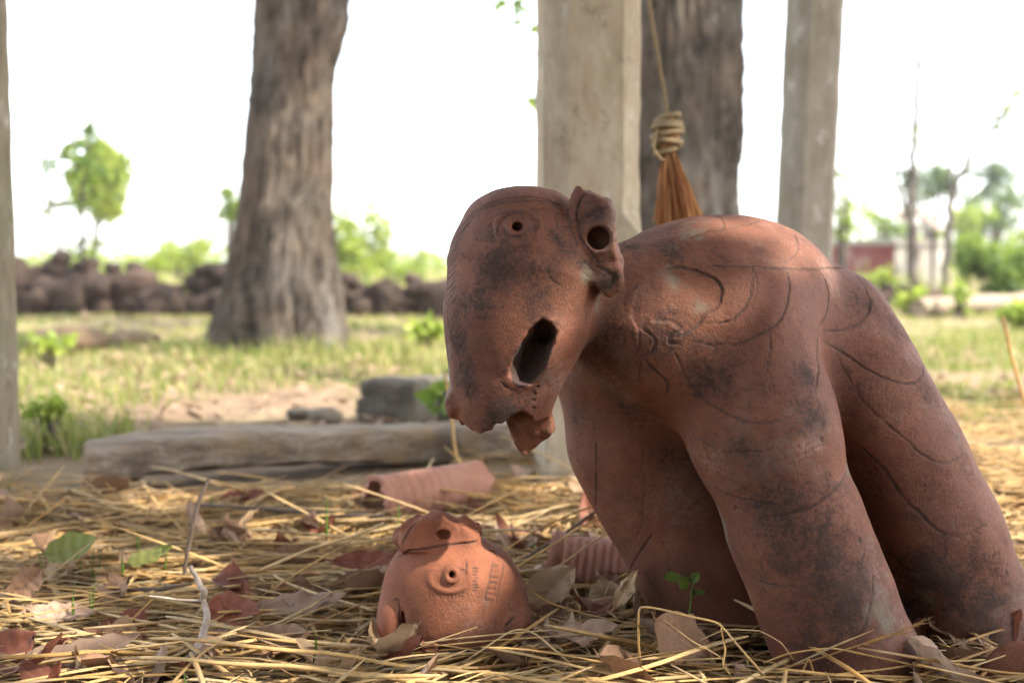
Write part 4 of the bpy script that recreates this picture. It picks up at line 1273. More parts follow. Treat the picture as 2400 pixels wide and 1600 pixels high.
# bushes: (px, py centre, rx, ry, depth, leaves, size, material, label)
def bush(px, py, rx, ry, D, n, size, mat, label, group='bushes beyond the wall', name='bush'):
    c = P(px, py, D); s = D / FPX
    t = thing(name, label, 'bush', (c[0], D, 0), group)
    r = np.random.default_rng(int(px * 3 + py))
    cen, stems = [], []
    for k in range(16):
        a, e = r.uniform(0, 6.28), r.uniform(-1, 1)
        q = c + np.array([math.cos(a) * rx * s * r.uniform(0.2, 0.85), math.sin(a) * rx * s * 0.7, e * ry * s * 0.75])
        q[2] = max(q[2], 0.12)
        cen.append(q)
        stems.append(tube(smooth_path([(c[0] + r.normal(0, .06), D + r.normal(0, .06), -0.03), (q + c) / 2 * np.array([1, 1, .6]), q], 8), np.linspace(0.0012, 0.0005, 8) * D, 5))
    part('crown', *leaf_cloud(cen, n, size, min(rx, ry) * s * 0.42, 0.9, int(px)), M[mat], t)
    part('stem', *join(*stems), M['twigbark'], t)
bush(2345, 640, 95, 90, 15.5, 2600, 0.10, 'leafg', 'dense bright green bush at the right edge beside the platform')
bush(2075, 655, 55, 34, 16.5, 150, 0.11, 'leafy', 'leafy yellow-green weeds in front of the red side of the platform')
bush(2135, 700, 40, 34, 13.0, 90, 0.12, 'leafy', 'broad-leaved yellow-green weed right of the statue rump')
bush(2250, 700, 34, 44, 12.0, 90, 0.09, 'leafy', 'thin green weed with a pale flower in front of the platform corner')
bush(2395, 745, 40, 32, 10.0, 140, 0.13, 'leafy', 'big-leaved yellow plant cut by the right edge')
bush(2000, 540, 70, 75, 30, 700, 0.16, 'leafy', 'pale hazy shrub behind the slim concrete post')
bush(2090, 545, 70, 60, 34, 700, 0.17, 'leafg', 'pale hazy shrub behind the left slanted board')
bush(2270, 540, 70, 55, 38, 800, 0.2, 'leafy', 'tall pale shrub behind the crooked thin tree')
bush(2190, 430, 75, 45, 48, 900, 0.25, 'leafdark', 'dark blue-green tree crown far behind the forked bare tree')
bush(2335, 500, 95, 65, 46, 1100, 0.24, 'leafdark', 'dark green thicket below the palm crown')
bush(2390, 585, 80, 50, 30, 900, 0.17, 'leafy', 'light green shrubs below the palm')
bush(840, 560, 75, 85, 26, 1500, 0.15, 'leafy', 'yellow-green shrub just right of the leaning trunk')
bush(930, 620, 70, 45, 28, 700, 0.15, 'leafy', 'low pale shrub between the leaning trunk and the elephant head')
bush(430, 610, 95, 60, 32, 900, 0.17, 'leafy', 'pale hazy shrub seen through the gap in the rubble wall')
bush(540, 480, 28, 45, 24, 260, 0.16, 'leafg', 'green leaves peeping out left of the leaning trunk')
bush(340, 640, 60, 36, 22, 420, 0.12, 'leafy', 'yellowish weeds behind the rubble wall gap')
bush(1975, 470, 26, 110, 13, 110, 0.09, 'leafg', 'climbing leaves beside the slim concrete post')
bush(995, 790, 45, 42, 7.6, 130, 0.085, 'leafy', 'yellow-green broad-leaved weed just left of the elephant forehead')
bush(1045, 915, 45, 50, 3.55, 26, 0.075, 'leafg', 'green seedling with large leaves behind the elephant lip')
bush(120, 848, 60, 20, 6.2, 60, 0.075, 'leafy', 'yellow-green low weed beside the left post')
bush(110, 1050, 55, 70, 3.4, 150, 0.032, 'leafy', 'small-leaved green weed at the foot of the left post')
# palm
D = 52.0
pcn = P(2330, 415, D)
t = thing('palm_tree', 'bushy dark palm crown in the far right background', 'palm', (pcn[0], D, 0))
part('trunk', *tube([(pcn[0], D, -0.2), (pcn[0] + 0.2, D, pcn[2] * 0.5), tuple(pcn)], [0.3, 0.24, 0.2], 10), M['bark'], t)
r = np.random.default_rng(31)
for k in range(44):
    a, el = r.uniform(0, 6.28), r.uniform(-0.7, 1.3)
    L = r.uniform(1.5, 2.2)
    pts = []
    for i in range(9):
        s = i / 8
        pts.append(pcn + np.array([math.cos(a) * math.cos(el) * L * s, math.sin(a) * math.cos(el) * L * s, math.sin(el) * L * s - 0.9 * s * s * L * 0.6]))
    pts = np.array(pts)
    ms = [tube(pts, np.linspace(0.03, 0.01, 9), 4)]
    lv, lf = [], []
    for i in range(1, 9):
        for sg in (-1, 1):
            side = np.array([-math.sin(a), math.cos(a), 0]) * sg
            for j in range(3):
                p0 = pts[i - 1] + (pts[i] - pts[i - 1]) * j / 3
                tip = p0 + side * 0.42 * (1 - 0.5 * i / 8) + np.array([0, 0, -0.16]) + (pts[i] - pts[i - 1]) * 0.9
                w = (pts[i] - pts[i - 1]) * 0.16
                lf.append([len(lv), len(lv) + 1, len(lv) + 2]); lv += [p0 - w, p0 + w, tip]
    part('frond', *join(*ms, (np.array(lv), [np.array(lf)])), M['palm'], t)
# hanging leaves at the top, left of the central post
t = thing('hanging_branch', 'twig with green leaves hanging in at the top beside the central post', 'branch', P(1225, 20, 5.5))
tw = smooth_path([P(1170, -60, 5.5), P(1205, 0, 5.5), P(1235, 40, 5.5), P(1262, 75, 5.5)], 12)
part('twig', *tube(tw, np.linspace(0.007, 0.003, 12), 6), M['twigbark'], t)
part('twig', *tube(smooth_path([P(1330, -80, 5.6), P(1250, 140, 5.6), P(1262, 225, 5.6)], 10), 0.003, 5), M['twigbark'], t)
part('leaves', *leaf_cloud([P(1195, 5, 5.5), P(1225, 20, 5.5), P(1250, 55, 5.5), P(1215, 45, 5.5), P(1258, 222, 5.6), P(1190, 10, 5.5)], 34, 0.07, 0.045, seed=5), M['leafg'], t)
# fallen log at right
a, b_ = G(2150, 742), G(2480, 718)
t = smooth_path([a + np.array([0, 0, 0.1]), (a + b_) / 2 + np.array([0, 0, 0.11]), b_ + np.array([0, 0, 0.1])], 20)
single('fallen_log', *tube(t, 0.09 + 0.012 * np.sin(np.arange(20)), 14), M['timber'], 'grey log lying in the grass right of the statue rump', 'log')
# pale flower
for px, py in ((905, 838), (2236, 690)):
    D = 8.0 if px < 1500 else 12.0
    c = P(px, py, D)
    V, F = leaf_cloud([c] * 3, 9, 0.06, 0.012, seed=int(px))
    single('pale_flower', V, F, M['petal'], 'white flower in the grass left of the elephant forehead' if px < 1500 else 'white flower in the weeds below the painted platform', 'flower')

# ------------------------------------------------------------------ meadow grass and litter
def blades(n, xf, yr, hr, seed, mask=None, lean=0.5, wid=0.004):
    r = np.random.default_rng(seed)
    y = yr[0] * (yr[1] / yr[0]) ** r.uniform(0, 1, n)
    x = r.uniform(-1, 1, n) * (y * xf + 0.6)
    p = np.stack([x, y, np.zeros(n)], -1)
    dens = noise(p, 1.1, 81, 2) * 0.95 + noise(p, 3.5, 83) * 0.45
    keep = r.uniform(-0.9, 0.9, n) < dens + (mask(x, y) if mask else 0)
    x, y = x[keep], y[keep]
    n = len(x)
    z = ground_z(x, y) - 0.004
    h = r.uniform(hr[0], hr[1], n) * (1 + 0.4 * noise(np.stack([x, y, 0 * x], -1), 0.8, 84))
    a = r.uniform(0, 6.28, n)
    w = wid * r.uniform(0.7, 1.6, n) * np.clip(y / 5, 0.8, 2.5)
    u = np.stack([np.cos(a), np.sin(a), 0 * a], -1)
    b = r.uniform(0, 6.28, n)
    ln = np.stack([np.cos(b), np.sin(b), 0 * a], -1) * (h * lean * r.uniform(0.2, 1.3, n))[:, None]
    base = np.stack([x, y, z], -1)
    up = np.array([0, 0, 1.0]) * h[:, None]
    V = np.stack([base - u * w[:, None], base + u * w[:, None], base + up * 0.6 + ln * 0.4 + u * w[:, None] * 0.7, base + up * 0.6 + ln * 0.4 - u * w[:, None] * 0.7, base + up + ln], 1).reshape(-1, 3)
    i = np.arange(n) * 5
    return V, [np.stack([i, i + 1, i + 2, i + 3], -1), np.stack([i + 3, i + 2, i + 4], -1)]
def meadow_mask(x, y):
    m = np.full(len(x), -0.12)
    m += np.clip((y - 4.6) / 1.2, -0.9, 0.5)                      # bare earth near, turf beyond
    m -= 0.9 * np.exp(-(((x + 0.55) / 0.9) ** 2 + ((y - 4.4) / 0.7) ** 2))
    m -= 0.7 * np.exp(-(((x + 4.2) / 2.2) ** 2 + ((y - 10.6) / 1.2) ** 2))   # leaf litter below the wall
    m += 0.5 * np.exp(-(((x + 1.5) / 0.5) ** 2 + ((y - 3.9) / 0.8) ** 2))
    return m
single('meadow_grass', *blades(165000, 0.80, (3.3, 24), (0.018, 0.06), 1, meadow_mask), M['grass'], 'short sunlit grass of the yard behind the beam', 'grass', loc=np.zeros(3), kind='stuff')
single('tall_grass', *blades(14000, 0.6, (16, 60), (0.2, 0.55), 2, None, 0.4, 0.006), M['grass'], 'tall pale grass beyond the rubble walls', 'grass', loc=np.zeros(3), kind='stuff')

def litter(n, yr, xf, size, seed, mask=None, zoff=0.0):
    r = np.random.default_rng(seed)
    y = yr[0] * (yr[1] / yr[0]) ** r.uniform(0, 1, n)
    x = r.uniform(-1, 1, n) * (y * xf + 0.3)
    if mask is not None:
        k = r.uniform(0, 1, n) < mask(x, y); x, y = x[k], y[k]; n = len(x)
    s = size * r.uniform(0.5, 1.3, n)
    a = r.uniform(0, 6.28, n)
    d = np.stack([np.cos(a), np.sin(a), r.normal(0, 0.28, n)], -1)
    u = np.stack([-np.sin(a), np.cos(a), r.normal(0, 0.28, n)], -1)
    c = np.stack([x, y, ground_z(x, y) + 0.010 + r.uniform(0, 0.03, n) + zoff], -1)
    up = np.array([0, 0, 1.0])
    cu = r.normal(0, 0.25, n)
    S_ = s[:, None]
    pts = []
    for (td, tu) in ((-0.5, 0), (-0.15, 0.24), (0.2, 0.2), (0.5, 0), (0.2, -0.2), (-0.15, -0.24), (0.0, 0)):
        pts.append(c + d * S_ * td + u * S_ * tu + up * S_ * (cu * (td * td * 3 + tu * tu * 8))[:, None])
    V = np.stack(pts, 1).reshape(-1, 3)
    i = np.arange(n) * 7
    F = [np.stack([i + 6, i + k, i + (k + 1) % 6], -1) for k in range(6)]
    return V, F
single('leaf_litter', *litter(14000, (3.2, 14), 0.75, 0.065, 3, lambda x, y: np.clip(0.25 + 0.75 * np.exp(-(((x + 4) / 2.4) ** 2 + ((y - 10.4) / 1.6) ** 2)) + 0.1 * (y < 5), 0, 1)), M['litter'], 'dry leaf litter strewn over the yard behind the beam', 'leaves', loc=np.zeros(3), kind='stuff')

def tufts(spots, n, hr, seed):
    r = np.random.default_rng(seed)
    ms = []
    for (cx, cy, rad) in spots:
        a = r.uniform(0, 6.28, n); d = rad * r.uniform(0.5, 1.25, n)
        x, y = cx + np.cos(a) * d, cy + np.sin(a) * d
        h = r.uniform(hr[0], hr[1], n)
        b = r.uniform(0, 6.28, n)
        u = np.stack([np.cos(b), np.sin(b), 0 * b], -1) * 0.004
        base = np.stack([x, y, ground_z(x, y) - 0.004], -1)
        ln = r.normal(0, 0.35, (n, 3)) * h[:, None]; ln[:, 2] = 0
        up = np.array([0, 0, 1.0]) * h[:, None]
        V = np.stack([base - u, base + u, base + up * 0.6 + ln * 0.4 + u * 0.7, base + up * 0.6 + ln * 0.4 - u * 0.7, base + up + ln], 1).reshape(-1, 3)
        i = np.arange(n) * 5
        ms.append((V, [np.stack([i, i + 1, i + 2, i + 3], -1), np.stack([i + 3, i + 2, i + 4], -1)]))
    return join(*ms)
single('grass_tufts', *tufts([(-1.42, 7.3, 0.5), (-1.7, 7.0, 0.4), (-1.0, 7.0, 0.4), (-1.45, 3.5, 0.25), (-3.4, 7.4, 0.5), (1.9, 8.5, 0.8), (-2.4, 8.5, 0.9), (2.6, 6.4, 0.8), (-0.2, 6.2, 0.5)], 420, (0.04, 0.15), 5), M['grass'], 'taller grass tufts round the trunk and stones', 'grass', loc=np.zeros(3), kind='stuff')
# far scrub along the horizon, one mass
r = np.random.default_rng(40)
cen = []
for px in np.arange(-150, 2560, 26):
    D = r.uniform(55, 95)
    hgt = 14 + 22 * abs(math.sin(px * 0.011)) * r.uniform(0.3, 1) + (40 if px > 1950 else 0) * r.uniform(0.2, 1)
    for k in range(3):
        c = P(px + r.uniform(-15, 15), 632 - hgt * r.uniform(0.1, 1), D); c[2] = max(c[2], 0.3)
        cen.append(c)
single('distant_scrub', *leaf_cloud(cen, 9000, 0.42, 1.1, 0.8, 41), M['leafy'], 'pale far-off scrub along the horizon', 'scrub', loc=np.zeros(3), kind='stuff')
# ------------------------------------------------------------------ wooden beam
def beam():
    a, b = G(205, 1148), G(1255, 1072)
    n = 90
    ts = np.linspace(0, 1, n)
    ax = (b - a) / np.linalg.norm(b - a)
    side = np.array([-ax[1], ax[0], 0]); side /= np.linalg.norm(side)
    L = np.linalg.norm(b - a)
    H, W = 0.108, 0.17
    prof = []
    m = 44
    for k in range(m):
        th = k / m * 2 * math.pi - math.pi * 0.75
        c, s = math.cos(th), math.sin(th)
        q = (abs(c) ** 6 + abs(s) ** 6) ** (-1 / 6)
        prof.append((c * q * 0.5, s * q * 0.5))
    prof = np.array(prof)
    V = np.zeros((m, n, 3))
    for i, t in enumerate(ts):
        h = H * (1 + 0.05 * math.sin(t * 7)) * (0.97 if 0.0 < t < 1 else 0.9)
        w = W * (1 + 0.04 * math.sin(t * 5 + 1)) * (1 if 0 < t < 1 else 0.93)
        lift = 0.006 + 0.012 * t
        und = 0.035 * np.clip((t - 0.105) / 0.01, 0, 1) * np.clip((0.75 - t) / 0.3, 0, 1)       # notch cut below
        for k in range(m):
            u, z = prof[k]
            zz = (z + 0.5) * h + lift
            if z < -0.3 and u < 0.1: zz += und * 0.5
            zz -= 0.012
            V[k, i] = a + ax * (t * L) + side * ((u + 0.5) * w) + np.array([0, 0, zz + 0.012 * math.sin(t * 4.2 + 0.5)])
    V = V.reshape(-1, 3)
    V += (noise(V * np.array([0.25, 1, 1]), 34, 5, 2) * 0.0045)[:, None] * np.array([0.2, 1, 1]) + (noise(V, 20, 6, 2) * 0.003)[:, None]
    F = [grid_faces(m, n, True)]
    c0 = len(V)
    V = np.concatenate([V, V.reshape(-1, 3)[0:m * n:n].mean(0)[None], V[n - 1:m * n:n].mean(0)[None]])
    i = np.arange(m)
    F += [np.stack([np.full(m, c0), ((i + 1) % m) * n, i * n], -1), np.stack([np.full(m, c0 + 1), i * n + n - 1, ((i + 1) % m) * n + n - 1], -1)]
    F = [f[:, ::-1] for f in F]
    single('wooden_beam', V, F, M['timber'], 'long weathered grey timber beam lying on the ground left of the central post', 'beam', sharp=60)
beam()

# ------------------------------------------------------------------ rope and tassel of husk
t = thing('rope_tassel', 'orange husk tassel tied under a twisted rope, hanging behind the elephant back', 'tassel', P(1568, 300, 2.45))
RD = 2.45
def twisted(path, r, strands=3, pitch=0.02, n=160):
    c = smooth_path(path, n)
    s = np.concatenate([[0], np.cumsum(np.linalg.norm(np.diff(c, axis=0), axis=1))])
    T = np.gradient(c, axis=0); T /= np.linalg.norm(T, axis=1)[:, None]
    ref = np.where(np.abs(T[:, 2:3]) > 0.9, np.array([[0, 1.0, 0]]), np.array([[0, 0, 1.0]]))
    N = np.cross(T, ref); N /= np.linalg.norm(N, axis=1)[:, None]; B = np.cross(T, N)
    ms = []
    for k in range(strands):
        a = s / pitch * 2 * math.pi / strands + k * 2 * math.pi / strands
        ms.append(tube(c + (np.cos(a)[:, None] * N + np.sin(a)[:, None] * B) * r * 0.55, r * 0.62, 6))
    return join(*ms)
part('rope', *twisted([P(1505, -260, RD), P(1515, -60, RD), P(1530, 60, RD), P(1547, 160, RD), P(1560, 235, RD), P(1564, 275, RD)], 0.0042, n=300), M['rope'], t)
KC = P(1567, 318, RD)
for k in range(7):
    rr = [0.021, 0.026, 0.030, 0.031, 0.030, 0.027, 0.022][k]
    cz = KC[2] + 0.040 - k * 0.012
    th = np.linspace(0, 2 * math.pi, 40)
    tl = (-1) ** k * 0.22 + 0.1 * math.sin(k * 2.3)
    pth = np.stack([KC[0] - 0.001 * k + np.cos(th) * rr, KC[1] + np.sin(th) * rr * 0.9, cz + np.cos(th + k) * rr * tl], -1)
    part('knot_coil', *tube(pth, 0.0062, 7), M['rope'], t)
V, F = ico(3)
part('knot', V * np.array([0.023, 0.022, 0.046]) * (1 + 0.12 * noise(V, 3, 2, 2))[:, None] + KC, F, M['husk'], t)
part('rope_end', *tube(smooth_path([P(1540, 300, RD - .03), P(1532, 345, RD - .03), P(1548, 372, RD - .02), P(1560, 376, RD - .02)], 16), 0.0035, 6), M['rope'], t)
def strip(path, w0, w1, turn, seed, n=16, m=5):
    c = smooth_path(path, n)
    T = np.gradient(c, axis=0); T /= np.linalg.norm(T, axis=1)[:, None]
    sd = np.cross(T, np.array([0.0, 1, 0])); sd /= np.linalg.norm(sd, axis=1)[:, None]
    nn = np.cross(sd, T)
    sd2 = sd * math.cos(turn) + nn * math.sin(turn); nn = np.cross(sd2, T)
    u = np.linspace(-1, 1, m)
    w = np.linspace(w0, w1, n) * (1 + 0.15 * np.sin(np.linspace(0, 9, n) + seed))
    V = c[:, None] + sd2[:, None] * (u[None, :, None] * w[:, None, None]) + nn[:, None] * ((1 - u ** 2)[None, :, None] * w[:, None, None] * 0.45)
    Vf = V.reshape(-1, 3)
    Vb = (V - nn[:, None] * 0.0012).reshape(-1, 3)
    return join((Vf, [grid_faces(n, m)]), (Vb, [grid_faces(n, m)[:, ::-1]]))
for k, (xb, yb, w, dd, tr) in enumerate([(1545, 545, .006, -.02, .2), (1560, 560, .010, .01, .5), (1580, 560, .012, -.015, -.3), (1600, 555, .012, .0, .1), (1622, 548, .013, -.02, -.4), (1645, 540, .011, -.01, .3), (1655, 530, .008, .01, .6), (1530, 520, .004, .0, 1.0), (1590, 565, .010, .03, .9), (1615, 560, .012, .025, -.8), (1570, 520, .005, -.03, .1), (1635, 555, .009, .03, .4)]):
    mid = ((1567 + xb) / 2 + (xb - 1590) * 0.05, 440)
    part('husk_strip', *strip([P(1567 + (xb - 1590) * 0.16, 352, RD + dd * .3), P(mid[0], mid[1], RD + dd * .8), P(xb, yb, RD + dd)], w * 0.42, w * 0.62, tr, k), M['husk'], t)

rk = np.random.default_rng(12)
for k in range(26):                                # loose frayed fibres
    xb = rk.uniform(1535, 1660); yb = rk.uniform(505, 570); dd = rk.uniform(-.035, .03)
    part('husk_strip', *strip([P(1567 + (xb - 1595) * 0.2, 350, RD + dd * .3), P(1580 + (xb - 1595) * rk.uniform(0.45, 0.75), 445, RD + dd), P(xb, yb, RD + dd)], 0.0022, rk.uniform(0.0012, 0.0035), rk.uniform(-1.2, 1.2), k, 12, 3), M['husk'], t)

# ------------------------------------------------------------------ broken clay pipes
def pipe(name, p0, p1, r0, r1, label, ribs=11):
    p0, p1 = np.array(p0), np.array(p1)
    n, m = 70, 48
    ts = np.linspace(0, 1, n)
    c = p0 + (p1 - p0) * ts[:, None]
    ax = (p1 - p0) / np.linalg.norm(p1 - p0)
    side = np.cross(ax, [0, 0, 1]); side /= np.linalg.norm(side); up = np.cross(side, ax)
    r = r0 + (r1 - r0) * ts + 0.0007 * np.cos(ts * ribs * 2 * math.pi) * (ts < 0.62) + 0.0035 * np.exp(-((ts - 0.03) / 0.03) ** 2)
    th = np.arange(m) / m * 2 * math.pi
    ring = np.cos(th)[:, None] * side + np.sin(th)[:, None] * up
    Vo = c[None] + ring[:, None] * r[None, :, None]
    Vi = c[None] + ring[:, None] * (r * 0.80)[None, :, None]
    jag = (noise(np.stack([np.cos(th) * 2, np.sin(th) * 2, 0 * th], -1), 1.5, 5, 2) * 0.012)
    Vo[:, 0] += ax * jag[:, None]; Vi[:, 0] += ax * jag[:, None]
    Vo[:, -1] += ax * jag[::-1, None]; Vi[:, -1] += ax * jag[::-1, None]
    V = np.concatenate([Vo.reshape(-1, 3), Vi.reshape(-1, 3)])
    V += (noise(V, 40, 8, 2) * 0.0012)[:, None]
    F = grid_faces(m, n, True)
    N = m * n
    i = np.arange(m); j = (i + 1) % m
    e0 = np.stack([i * n, N + i * n, N + j * n, j * n], -1)
    e1 = np.stack([i * n + n - 1, j * n + n - 1, N + j * n + n - 1, N + i * n + n - 1], -1)
    single(name, V, [F, F[:, ::-1] + N, e0, e1], M['pot'], label, 'clay pipe', group='broken clay pipes', sharp=50)
pipe('clay_pipe', P(880, 1172, 2.46), P(1120, 1135, 2.62), 0.052, 0.056, 'broken ribbed clay pipe with a dark open end, lying behind the small head')
pipe('clay_pipe', P(1290, 1305, 1.98), P(1560, 1345, 1.96), 0.046, 0.050, 'reddish ribbed clay pipe half under straw, beside the far front leg', 14)

# ------------------------------------------------------------------ twigs
def stick(name, label, main, sides, mat, group='bare twigs on the straw'):
    q = np.array([P(x, y, d) for x, y, d, r in main]); r = np.array([a[3] for a in main])
    t = thing(name, label, 'twig', q[-1] * np.array([1, 1, 0]), group)
    n = 8 * len(q)
    sp = smooth_path(np.column_stack([q, r]), n)
    sp[:, :3] += noise(sp[:, :3], 60, 3, 2)[:, None] * 0.0012
    kn = 1 + 0.18 * np.clip(noise(sp[:, :3], 90, 7), 0, 1)
    part('stem', *tube(sp[:, :3], sp[:, 3] * kn, 9), M[mat], t)
    for s in sides:
        sq = np.array([P(x, y, d) for x, y, d, r in s]); sr = np.array([a[3] for a in s])
        part('side_twig', *tube(smooth_path(sq, 10), np.interp(np.linspace(0, 1, 10), np.linspace(0, 1, len(sr)), sr), 6), M[mat], t)
stick('twig', 'crooked pale grey twig standing up in the left foreground', [(445, 1326, 1.60, .0028), (462, 1362, 1.60, .0034), (478, 1384, 1.59, .0046), (476, 1405, 1.59, .0042), (486, 1440, 1.58, .0048), (478, 1478, 1.57, .0050), (462, 1515, 1.555, .0052), (428, 1552, 1.54, .0056), (330, 1602, 1.53, .0066), (260, 1640, 1.50, .007)],
      [[(470, 1407, 1.59, .0022), (420, 1405, 1.58, .002), (385, 1400, 1.57, .0018), (350, 1396, 1.57, .001)], [(376, 1575, 1.53, .003), (372, 1550, 1.52, .0026), (368, 1533, 1.515, .0014)], [(378, 1568, 1.53, .0026), (430, 1550, 1.51, .0022), (488, 1542, 1.50, .001)]], 'twig')
stick('twig', 'thin dark twig sticking up from the straw in front of the beam', [(488, 1122, 1.98, .0024), (468, 1170, 1.98, .0034), (455, 1215, 1.98, .0036), (443, 1270, 1.985, .0036), (432, 1345, 1.99, .0038)], [], 'darktwig')
stick('twig', 'long dark stick lying flat before the ribbed clay pipe', [(455, 1182, 2.45, .004), (620, 1192, 2.42, .0045), (760, 1205, 2.40, .005), (900, 1207, 2.38, .005)], [], 'darktwig')
stick('twig', 'short dark twig lying in the straw left of the pale twig', [(235, 1392, 1.86, .002), (300, 1382, 1.86, .003), (380, 1378, 1.85, .0032), (450, 1368, 1.86, .002)], [[(288, 1384, 1.86, .003), (300, 1365, 1.86, .002), (305, 1362, 1.86, .001)]], 'darktwig')
stick('twig', 'long thin dark stem slanting over the straw toward the far front leg', [(1180, 1335, 2.0, .002), (1300, 1265, 2.02, .003), (1400, 1195, 2.04, .003), (1440, 1170, 2.05, .002)], [], 'darktwig')

# ------------------------------------------------------------------ straw
GZ = lambda x, y: float(ground_z(np.array([x]), np.array([y]))[0]) + 0.016
BED = -0.040                                   # the bed's top lies about level with the statue's visible footing
def straw_paths(n, seed, xf, yr, seg=8, zmax=0.05, lr=(0.12, 0.5), clumps=240, spread=0.10, dirs=0.35):
    r = np.random.default_rng(seed)
    cy = yr[0] * (yr[1] / yr[0]) ** r.uniform(0, 1, clumps)
    cx = r.uniform(-1, 1, clumps) * (cy * xf + 0.15)
    ca = r.normal(0.10, dirs, clumps) + (r.uniform(0, 1, clumps) < 0.2) * r.uniform(-1.3, 1.3, clumps)
    cc = r.normal(0, 0.22, clumps)
    k = r.integers(0, clumps, n)
    x = cx[k] + r.normal(0, spread, n); y = cy[k] + r.normal(0, spread * 0.55, n)
    a = ca[k] + r.normal(0, 0.15, n) + (r.uniform(0, 1, n) < 0.2) * r.normal(0, 0.9, n)
    L = lr[0] + (lr[1] - lr[0]) * r.uniform(0, 1, n) ** 1.5
    cv = cc[k] * 0.6 + r.normal(0, 0.14, n) + (r.uniform(0, 1, n) < 0.08) * r.normal(0, 1.0, n)
    s = np.linspace(-0.5, 0.5, seg)
    th = a[:, None] + cv[:, None] * s[None] * 1.2
    kk = r.uniform(0, 1, n) < 0.16                                       # broken over
    brk = r.uniform(-0.35, 0.35, n)
    th += np.where(kk[:, None] & (s[None] > brk[:, None]), r.normal(0, 0.6, n)[:, None], 0)
    dx, dy = np.cos(th), np.sin(th)
    X = x[:, None] + np.cumsum(dx, 1) * (L / seg)[:, None] - (dx.sum(1) * L / seg * 0.5)[:, None]
    Y = y[:, None] + np.cumsum(dy, 1) * (L / seg)[:, None] - (dy.sum(1) * L / seg * 0.5)[:, None]
    z0 = r.uniform(0.002, 1, n) ** 1.4 * zmax
    tilt = r.normal(0, 0.055, n) * L + (r.uniform(0, 1, n) < 0.05) * r.normal(0, 0.25, n) * L
    arch = np.abs(r.normal(0, 0.010, n)) * (L / 0.4)
    Z = z0[:, None] + tilt[:, None] * s[None] * 1.4 + arch[:, None] * (0.25 - s[None] ** 2) * 3
    Z += np.where(kk[:, None], np.clip(0.25 - np.abs(s[None] - brk[:, None]), 0, 1) * np.abs(r.normal(0, 0.07, n))[:, None] * L[:, None] * 1.5, 0)
    Z += 0.010 * noise(np.stack([X.ravel(), Y.ravel(), 0 * X.ravel()], -1), 5, 91).reshape(X.shape)
    gz = ground_z(X.ravel(), Y.ravel()).reshape(X.shape) + 0.016
    return X, Y, np.maximum(Z, 0.001) + gz, r

def straw_mesh(X, Y, Z, w, hgt):
    """flattened stalks: four-sided section"""
    n, m = X.shape
    C = np.stack([X, Y, Z], -1)
    T = np.gradient(C, axis=1); T /= np.linalg.norm(T, axis=2)[:, :, None] + 1e-9
    B = np.cross(T, np.array([0, 0, 1.0])); B /= np.linalg.norm(B, axis=2)[:, :, None] + 1e-9
    U = np.cross(B, T)
    tp = np.ones(m); tp[0] = 0.6; tp[-1] = 0.45
    W = w[:, None, None] * tp[None, :, None]; H = hgt[:, None, None] * tp[None, :, None]
    Q = np.stack([C + B * W, C + U * H, C - B * W, C - U * H], 2)           # n, m, 4, 3
    V = Q.reshape(-1, 3)
    base = (np.arange(n)[:, None] * m + np.arange(m - 1)[None]) * 4
    F = []
    for k in range(4):
        k2 = (k + 1) % 4
        F.append(np.stack([base + k, base + k2, base + 4 + k2, base + 4 + k], -1).reshape(-1, 4))
    e0 = np.arange(n) * m * 4
    e1 = e0 + (m - 1) * 4
    F.append(np.stack([e0 + 3, e0 + 2, e0 + 1, e0], -1)); F.append(np.stack([e1, e1 + 1, e1 + 2, e1 + 3], -1))
    return V, F

def in_solid(X, Y):
    """stalks whose middle runs through the legs or the small head"""
    mx, my = X, Y
    bad = np.zeros(len(X), bool)
    for nm, i in (('A', -1), ('B', -1), ('C', -1), ('D', -1)):
        c, r = EL[nm][i]
        bad |= (((mx - c[0]) ** 2 + (my - c[1]) ** 2) < (r * 1.02) ** 2).sum(1) >= 2
    bad |= ((((mx - FH[0]) / 0.122) ** 2 + ((my - FH[1]) / 0.11) ** 2) < 1).sum(1) >= 2
    return bad

X, Y, Z, r = straw_paths(13000, 21, 0.72, (1.25, 4.6), clumps=640, zmax=0.045, lr=(0.08, 0.42))
ok = ~in_solid(X, Y) & ~((X.mean(1) < -0.15) & (Y.mean(1) > 2.72)) & ~((Y.mean(1) > 3.0) & (X.mean(1) < 0.9))
X, Y, Z = X[ok], Y[ok], Z[ok]
n = len(X)
w = 0.0015 + 0.0038 * r.uniform(0, 1, n) ** 1.4
single('straw_bed', *straw_mesh(X, Y, Z, w, w * r.uniform(0.18, 0.6, n)), M['straw'], 'thick bed of dry rice straw covering the ground', 'straw', loc=np.zeros(3), kind='stuff')
X, Y, Z, r = straw_paths(2600, 25, 0.50, (2.15, 3.0), clumps=200, zmax=0.035, lr=(0.10, 0.4))
ok = ~in_solid(X, Y) & ~((X.max(1) < 0.1) & (Y.max(1) > 2.78))
X, Y, Z = X[ok], Y[ok], Z[ok]
n = len(X); w = 0.0015 + 0.0034 * r.uniform(0, 1, n) ** 1.4
single('straw_bed', *straw_mesh(X, Y, Z, w, w * r.uniform(0.18, 0.6, n)), M['straw'], 'straw bed in front of the wooden beam and round the central post', 'straw', loc=np.zeros(3), kind='stuff')
